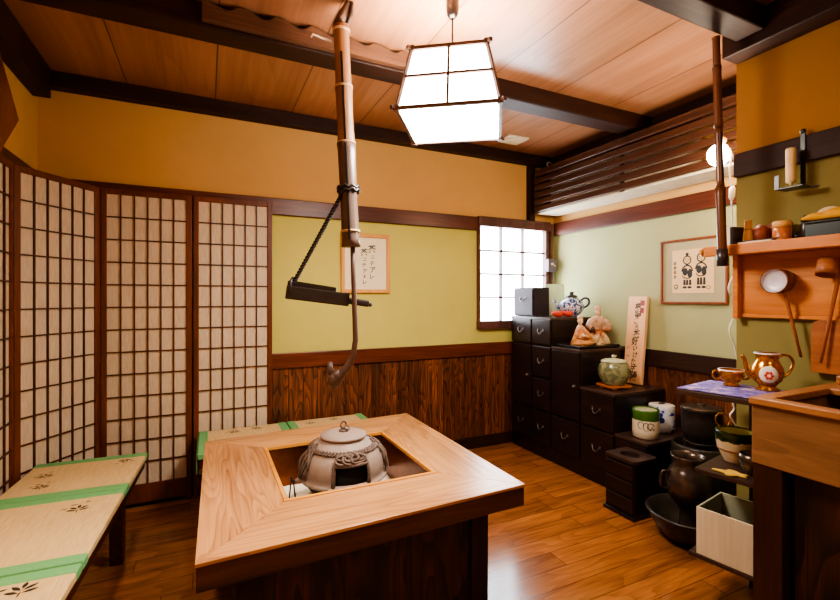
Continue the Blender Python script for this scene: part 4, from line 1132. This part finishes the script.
# purple cloth on the rack top
def cloth_poly():
    mb = MB(); n = 14
    c0, c1, c2, c3 = [Vector(RK(*p)) for p in ((-.004, .335, .9015), (.012, .03, .9015), (.30, .012, .9015), (.318, .325, .9015))]
    bmm = bmesh.new(); g_ = []
    for i in range(n+1):
        r_ = []
        for j in range(n+1):
            a = c0.lerp(c1, j/n); b = c3.lerp(c2, j/n); p = a.lerp(b, i/n)
            p.z += .0012*math.sin(i*1.7+j)*math.sin(j*1.3)+.0015
            if i == 0: p.z -= .0
            r_.append(bmm.verts.new(p-Vector((2.08, 1.15, .9))))
        g_.append(r_)
    for i in range(n):
        for j in range(n): bmm.faces.new((g_[i][j], g_[i][j+1], g_[i+1][j+1], g_[i+1][j]))
    ret = bmesh.ops.extrude_face_region(bmm, geom=bmm.faces[:])
    vs = [v for v in ret['geom'] if isinstance(v, bmesh.types.BMVert)]
    bmesh.ops.translate(bmm, vec=(0, 0, .0025), verts=vs)
    bmesh.ops.recalc_face_normals(bmm, faces=bmm.faces)
    mb._merge(bmm, None, True); return mb
tag(obj('table_cloth', cloth_poly(), M['purple'], None, (2.08, 1.15, .9005)), 'purple patterned cloth spread on the rack top under gold tea ware', 'cloth')

# gold sugar bowl and gold pot
t = thing('sugar_bowl', 'small gold two-handled sugar bowl on the purple cloth', 'bowl', (2.125, 1.205, .9065), R(-30))
m = MB(); m.lathe([(0, 0), (.03, 0), (.032, .006), (.024, .012), (.036, .026), (.05, .045), (.048, .06), (.05, .072), (.046, .072), (.04, .045), (0, .02)], n=36); obj('body', m, M['gold'], t)
m = MB(); m.lathe([(.051, .069), (.052, .0735), (.045, .0735)], n=36); obj('rim', m, M['porcelain'], t)
for s in (-1, 1):
    m = MB(); m.tube(smooth_path([Vector(p) for p in ((s*.046, 0, .03), (s*.066, 0, .03), (s*.08, 0, .046), (s*.074, 0, .066), (s*.06, 0, .066), (s*.049, 0, .058))], 4), .0045, 8); obj('handle', m, M['gold'], t)
t = thing('coffee_pot', 'tall gold coffee pot with a floral medallion on the purple cloth', 'coffee pot', (2.165, 1.083, .9065), R(-30))
m = MB(); m.lathe([(0, 0), (.042, 0), (.044, .006), (.03, .014), (.034, .024), (.052, .045), (.059, .07), (.056, .095), (.046, .115), (.038, .13), (.041, .15), (.045, .158), (.041, .158), (.034, .13), (0, .1)], n=44); obj('body', m, M['gold'], t)
m = MB(); m.lathe([(.0455, .154), (.0475, .160), (.040, .160)], n=36); obj('rim', m, M['porcelain'], t)
m = MB(); m.tube(smooth_path([Vector(p) for p in ((-.05, 0, .055), (-.07, 0, .065), (-.082, 0, .09), (-.09, 0, .125), (-.102, 0, .15))], 4), [.014-.008*i/16 for i in range(17)], 10); obj('spout', m, M['gold'], t)
m = MB(); m.tube(smooth_path([Vector(p) for p in ((.04, 0, .135), (.062, 0, .15), (.09, 0, .145), (.105, 0, .12), (.098, 0, .09), (.075, 0, .062), (.055, 0, .055))], 4), .0055, 10); obj('handle', m, M['gold'], t)
m = MB()
fa = R(-118)
m.ell((.052*math.cos(fa), .052*math.sin(fa), .072), (.033, .012, .036), (0, 0, fa+R(90)))
mo = obj('medallion', m, M['porcelain'], t)
m = MB()
for k in range(6):
    a = 2*PI*k/6; rr_ = .010 if k else .0
    m.ell((.062*math.cos(fa)+.011*math.cos(a)*math.cos(fa+R(90)), .062*math.sin(fa)+.011*math.cos(a)*math.sin(fa+R(90)), .070+.012*math.sin(a)), (.0065, .004, .0065), (0, 0, fa+R(90)), 10)
obj('painted_flowers', m, M['red'], mo)

# rack shelf items
t = thing('glazed_bowl', 'cream pottery bowl with dripping dark green rim on the rack shelf', 'bowl', (2.108, 1.178, .5765)); t.scale = (.92, .92, .95)
m = MB(); m.lathe([(0, 0), (.045, 0), (.048, .008), (.062, .035), (.076, .07), (.082, .11), (.083, .142), (.079, .147), (.075, .142), (.074, .11)], n=48); bo = obj('body', m, M['oribe_bowl'], t)
m = MB(); m.lathe([(.0745, .141), (.073, .1), (.06, .05), (.03, .02), (0, .018)], n=40); obj('inside', m, M['bowlin'], t)
m = MB(); m.torus((0, 0, .062), .0738, .0022, None, 48, 6); obj('rope_line', m, M['reddishwood'], bo)
m = MB(); m.lathe([(0, 0), (.026, 0), (.028, .005), (.045, .03), (.052, .06), (.05, .082), (.047, .082), (.045, .06), (.03, .02), (0, .012)], n=40)
tag(obj('tea_bowl', m, M['bronze'], None, (2.025, 1.062, .5765)), 'small shiny dark bowl on the rack shelf beside the sink', 'bowl')
m = MB(); pts = []
for i in range(40):
    a = 2*PI*i/40; r_ = .045*(1+.28*math.cos(5*a))*(1+.35*math.cos(a)); pts.append((r_*math.sin(a)*.62, r_*math.cos(a)*1.1, .001))
m.poly(pts, .004, (0, 0, 1)); tag(obj('leaf_ornament', m, M['leafy'], None, (1.955, 1.09, .576), R(20)), 'yellow leaf-shaped ornament lying on the rack shelf', 'ornament')

# ------------------------------------------------------------------ sink unit
sk = thing('sink_unit', 'wooden trough sink on a dark panelled cabinet', 'sink', (1.75, .90, 0))
x1 = XN-.02-1.75; Y1 = .025; Y0 = -1.05
m = MB(); z0, z1 = .716, .925
m.mm(0, .035, Y0, Y1, z0, z1, .003); m.mm(x1-.03, x1, Y0, Y1, z0, z1, .003); m.mm(.035, x1-.03, Y1-.03, Y1, z0, z1); m.mm(.035, x1-.03, Y0, Y0+.03, z0, z1); m.mm(.035, x1-.03, Y0+.03, Y1-.03, z0, z0+.02)
obj('trough', m, M['sinkwood'], sk)
m = MB(); r0 = -.012
m.mm(r0, .045, Y0, Y1+.004, .9255, .95, .004); m.mm(x1-.17, x1, Y0, Y1+.004, .9255, .95, .004); m.mm(.045, x1-.17, Y1-.05, Y1+.004, .9255, .95, .004); m.mm(.045, x1-.17, Y0, Y0+.05, .9255, .95, .004)
obj('rim', m, M['sinkrim'], sk)
m = MB(); m.mm(.038, x1-.035, Y0+.035, Y1-.035, .737, .741); obj('basin_floor', m, M['matt_black'], sk)
m = MB(); m.mm(x1-.05, x1-.005, Y0, Y1-.02, .9505, .985, .004); obj('back_ledge', m, M['sinkrim'], sk)
for yy in (Y1-.092, Y0+.02):
    m = MB(); m.mm(.004, .09, yy, yy+.09, .001, .7155, .003); obj('post', m, M['sinkpost'], sk)
m = MB(); m.mm(.045, .06, Y0+.11, Y1-.11, .001, .7155); obj('cabinet_panel', m, M['base_zy'], sk)
m = MB(); m.mm(.0905, x1-.01, Y1-.018, Y1-.003, .001, .7155); obj('end_panel', m, M['base_z'], sk)
# cutting board
t = thing('cutting_board', 'thick brown cutting board with rounded corners standing behind the sink', 'board', (XN-.045, .80, .986))
m = MB(); pts = []; bw, bh, rr_ = .2, .222, .035
for (cx_, cy_, a0) in ((bw-rr_, bh-rr_, 0), (-bw+rr_, bh-rr_, 90)):
    for i in range(9): a = R(a0+i*90/8); pts.append((cx_+rr_*math.cos(a), cy_+rr_*math.sin(a)))
pts += [(-bw, 0), (bw, 0)]
m.poly([(.0+.06*q[1]*.5, q[0], q[1]) for q in pts], .024, (1, 0, 0)); obj('board', m, M['board'], t)

# ------------------------------------------------------------------ wall shelf
sh = thing('wall_shelf', 'orange wooden wall shelf with back panel above the sink', 'shelf', (XN-.002, .85, 1.2))
y0, y1 = -.55, .468
m = MB(); m.mm(-.16, -.001, y0, y1, .305, .346, .004); obj('shelf_board', m, M['shelfwood'], sh)
m = MB(); m.mm(-.178, -.1605, y0, y1+.055, .300, .348, .004); m.tube([(-.169, y1+.055, .324), (-.169, y1+.062, .324)], .02, 14); obj('front_rail', m, M['shelfwood'], sh)
m = MB(); m.mm(-.018, 0, y0, y1-.01, .015, .3045, .002); obj('back_panel', m, M['shelfwood'], sh)
m = MB(); m.mm(-.055, -.0185, y1-.035, y1-.01, .0, .3045, .003); obj('side_bracket', m, M['shelfwood'], sh)
m = MB(); m.mm(-.026, -.0185, y0, y1-.04, .008, .022); obj('lower_lip', m, M['shelfwood'], sh)
ZS = 1.5475
def onshelf(name, label, cat, u, v_unused, parts, dx=0.0, rz=0.0):
    p = PX(u, 240, 2.27+dx)
    return thing(name, label, cat, (p.x, p.y, ZS), rz)
t = onshelf('card_box', 'small white and black box at the end of the wall shelf by the cord', 'box', 734, 0, None, -.0, R(-8))
m = MB(); m.mm(-.035, .035, -.006, .02, 0, .092, .002); obj('box_body', m, M['offwhite'], t)
m = MB(); m.mm(-.036, .036, -.022, -.0065, 0, .088, .002); obj('dark_side', m, M['black'], t)
t = onshelf('tea_whisk', 'small light bamboo tea whisk standing on the wall shelf', 'whisk', 748, 0, None, -.005)
m = MB(); m.lathe([(0, .112), (.014, .112), (.0155, .108), (.0145, .075), (.0155, .07), (.016, .064), (.021, .025), (.019, .012), (.016, .001), (0, .001)], n=22); obj('handle_and_tines', m, M['amber'], t)
m = MB(); m.torus((0, 0, .07), .0155, .0018, None, 20, 6); obj('thread_band', m, M['reddishwood'], t)
p = PX(760.5, 240, 2.30)
m = MB(); m.lathe([(0, 0), (.018, 0), (.03, .014), (.036, .042), (.031, .07), (.014, .084), (.004, .092), (0, .092)], n=28)
tag(obj('tea_caddy', m, M['reddishwood'], None, (p.x, p.y, ZS+.001)), 'small round orange-brown caddy beside the bamboo whisk', 'caddy')
p = PX(757, 240, 2.225)
m = MB(); m.box((0, 0, .004), (.05, .135, .006), None, .002); tag(obj('paper_pad', m, M['offwhite'], None, (p.x, p.y, ZS)), 'flat pale paper pad at the front of the wall shelf', 'paper')
m = MB(); m.box((0, 0, .003), (.03, .14, .005), None, .001); m.tube([(0, -.07, .005), (0, -.085, .006)], .004, 8)
tag(obj('folding_fan', m, M['black'], None, (p.x+.004, p.y, ZS+.0078)), 'closed dark folding fan lying on the pale paper pad', 'fan')
t = onshelf('bark_canister', 'cherry-brown cylindrical tea canister with lid on the wall shelf', 'canister', 782, 0, None, -.01)
m = MB(); m.lathe([(0, 0), (.033, 0), (.034, .003), (.034, .058), (0, .058)], n=32); obj('body', m, M['copperwood'], t)
m = MB(); m.lathe([(0, .086), (.03, .086), (.0345, .083), (.0347, .0585), (0, .0585)], n=32); obj('lid', m, M['amber'], t)
p = PX(779, 240, 2.335)
m = MB(); m.box((0, 0, .045), (.03, .10, .088), None, .003); tag(obj('wooden_box', m, M['reddishwood'], None, (p.x, p.y, ZS+.0005)), 'reddish wooden box at the back of the shelf behind the canister', 'box')
t = onshelf('black_jar', 'small black lidded jar on the wall shelf beside the mustard cloth', 'jar', 806.5, 0, None, -.015)
m = MB(); m.lathe([(0, 0), (.018, 0), (.021, .006), (.022, .055), (.016, .07), (0, .07)], n=26); obj('body', m, M['black'], t)
m = MB(); m.lathe([(0, .098), (.011, .097), (.017, .088), (.018, .0705), (0, .0705)], n=26); obj('lid', m, M['black'], t)
p = PX(799, 240, 2.30)
m = MB(); m.lathe([(0, 0), (.02, 0), (.03, .012), (.034, .022), (.03, .022), (.018, .008), (0, .006)], n=26); tag(obj('small_dish', m, M['teal'], None, (p.x, p.y, ZS+.001)), 'small dark green dish between the canister and the black jar', 'dish')
p = PX(829, 240, 2.275)
t = thing('lacquer_box', 'dark green lacquer box under the mustard cloth on the wall shelf', 'box', (p.x, p.y, ZS))
m = MB(); m.mm(-.05, .05, -.10, .062, 0, .056, .004); obj('box_body', m, M['teal'], t)
m = MB(); m.mm(-.052, .052, -.102, .064, .0565, .066, .004); obj('lid', m, M['teal'], t)
m = MB()
for (dx, dy, dz, a, b, c_) in ((0, .03, .018, .05, .05, .016), (.005, -.03, .024, .05, .05, .022), (0, -.085, .032, .045, .045, .030), (-.02, .055, .012, .03, .03, .012)):
    m.ell((dx, dy, dz), (a, b, c_))
m.mm(-.045, .045, -.10, .06, 0, .02, .008)
yc = obj('mustard_cloth', m, M['yellowcloth'], None, (p.x, p.y, ZS+.070)); remesh(yc, .006, 3); tag(yc, 'folded mustard yellow cloth on top of the dark green box', 'cloth')
p2 = PX(822, 226, 2.335)
m = MB(); m.ell((0, 0, .06), (.022, .05, .058)); m.ell((0, .02, .05), (.02, .04, .05)); m.ell((0, -.01, .105), (.02, .045, .03))
wc = obj('cloth_bundle', m, M['whitecloth'], None, (p2.x+.008, p2.y-.012, ZS+.001)); remesh(wc, .006, 3); tag(wc, 'undyed pale cloth bundle behind the mustard cloth on the shelf', 'cloth')

# ladles hanging on the panel
def ladle(label, cup, tip, r, inside, name='hanging_ladle'):
    t = thing(name, label, 'ladle', cup, 0, 'ladles hanging on the shelf panel')
    Mx = Matrix.Rotation(R(90 if r > .05 else 20), 4, 'Y')            # axis along +X, mouth towards -X
    m = MB(); m.lathe([(0, .07), (r*.9, .07), (r*.96, .066), (r, .02), (r, 0), (r*.92, 0), (r*.9, .018)], n=36, M=Mx); obj('cup', m, M['brownlacquer'] if r > .05 else M['board'], t)
    m = MB(); m.lathe([(r*.915, .001), (r*.89, .012), (r*.5, .016), (0, .017)], n=36, M=Mx); obj('cup_lining', m, inside, t)
    tip = Vector(tip)-Vector(cup); st = Vector((.045, -.02, -r*.8))
    m = MB(); m.tube([st+Vector((-.01, .01, .02)), st, st.lerp(tip, .5), tip], [.005, .0075, .0065, .0055], 10); obj('handle', m, M['ladlehandle'], t)
    return t
c1 = PX(773.5, 281, 2.262); c2 = PX(826, 275, 2.285)
ladle('hanging wooden ladle with a pale lined round cup, beside the shelf bracket', c1, PX(801, 357, 2.325), .055, M['steel'])
ladle('smaller all-brown wooden ladle hanging above the cutting board', c2, PX(820.5, 363, 2.30), .036, M['board'])

# ------------------------------------------------------------------ candle sconce
wp = PX(803, 131, XN-.032)
sn = thing('candle_sconce', 'black iron wall sconce hooked over the rail holding a candle', 'sconce', (wp.x, wp.y, 1.77))
m = MB(); m.bar((.0, 0, .02), (0, 0, .255), .018, .006, (1, 0, 0), .001); m.ell((0, 0, .255), (.008, .012, .012))
obj('back_bar', m, M['black'], sn)
m = MB(); m.box((-.045, .012, .006), (.08, .10, .007), None, .002); m.bar((-.08, .06, .005), (-.08, .06, .065), .016, .006, (1, 0, 0)); m.bar((0, -.055, .004), (-.03, -.02, .004), .02, .006)
m.bar((0, 0, .01), (-.02, .0, .01), .02, .012); obj('tray', m, M['black'], sn)
cd = thing('candle', 'cream candle standing in the black iron wall sconce', 'candle', (wp.x-.05, wp.y+.022, 1.7805))
m = MB(); m.lathe([(0, .0), (.006, .0), (.006, .018), (.017, .022), (.018, .03), (.0185, .16), (.016, .170), (.011, .166), (0, .164)], n=24); obj('wax_body', m, M['wax'], cd)
m = MB(); m.tube([(0, 0, .164), (.001, 0, .178)], .0014, 6); obj('wick', m, M['black'], cd)

# ------------------------------------------------------------------ lights
def area(name, loc, rot, size, power, col, sy=None):
    d = bpy.data.lights.new(name, 'AREA'); d.energy = power; d.color = col; d.size = size
    if sy: d.shape = 'RECTANGLE'; d.size_y = sy
    o = bpy.data.objects.new(name, d); COL.objects.link(o); o.location = loc; o.rotation_euler = rot; return o
# added soft fill light behind the viewer
area('rear_fill_light', (.9, -.7, 2.5), (0, 0, 0), .5, 8, (1, .84, .64))
sp = bpy.data.lights.new('bench_downlight', 'SPOT'); sp.energy = 62; sp.color = (1, .84, .66); sp.spot_size = R(78); sp.spot_blend = .8; sp.shadow_soft_size = .08
so = bpy.data.objects.new('bench_downlight', sp); COL.objects.link(so); so.location = (-.25, 1.15, 2.56); so.rotation_euler = (R(6), R(-4), 0)
w = bpy.data.worlds.new('World'); SC.world = w; w.use_nodes = True
w.node_tree.nodes['Background'].inputs[0].default_value = (1, .9, .8, 1); w.node_tree.nodes['Background'].inputs[1].default_value = .03

# ------------------------------------------------------------------ camera
cam = bpy.data.cameras.new('Camera'); co = bpy.data.objects.new('Camera', cam); COL.objects.link(co)
cam.sensor_width = 36; cam.lens = 36*F/840; cam.shift_y = -2.0/840; cam.clip_start = .02
co.location = (0, 0, CAMH); co.rotation_euler = (R(90), 0, -YAW)
SC.camera = co
SC.view_settings.view_transform = 'AgX'
SC.view_settings.look = 'AgX - Medium High Contrast'
SC.view_settings.exposure = 1.32
try: SC.cycles.use_denoising = True
except Exception: pass
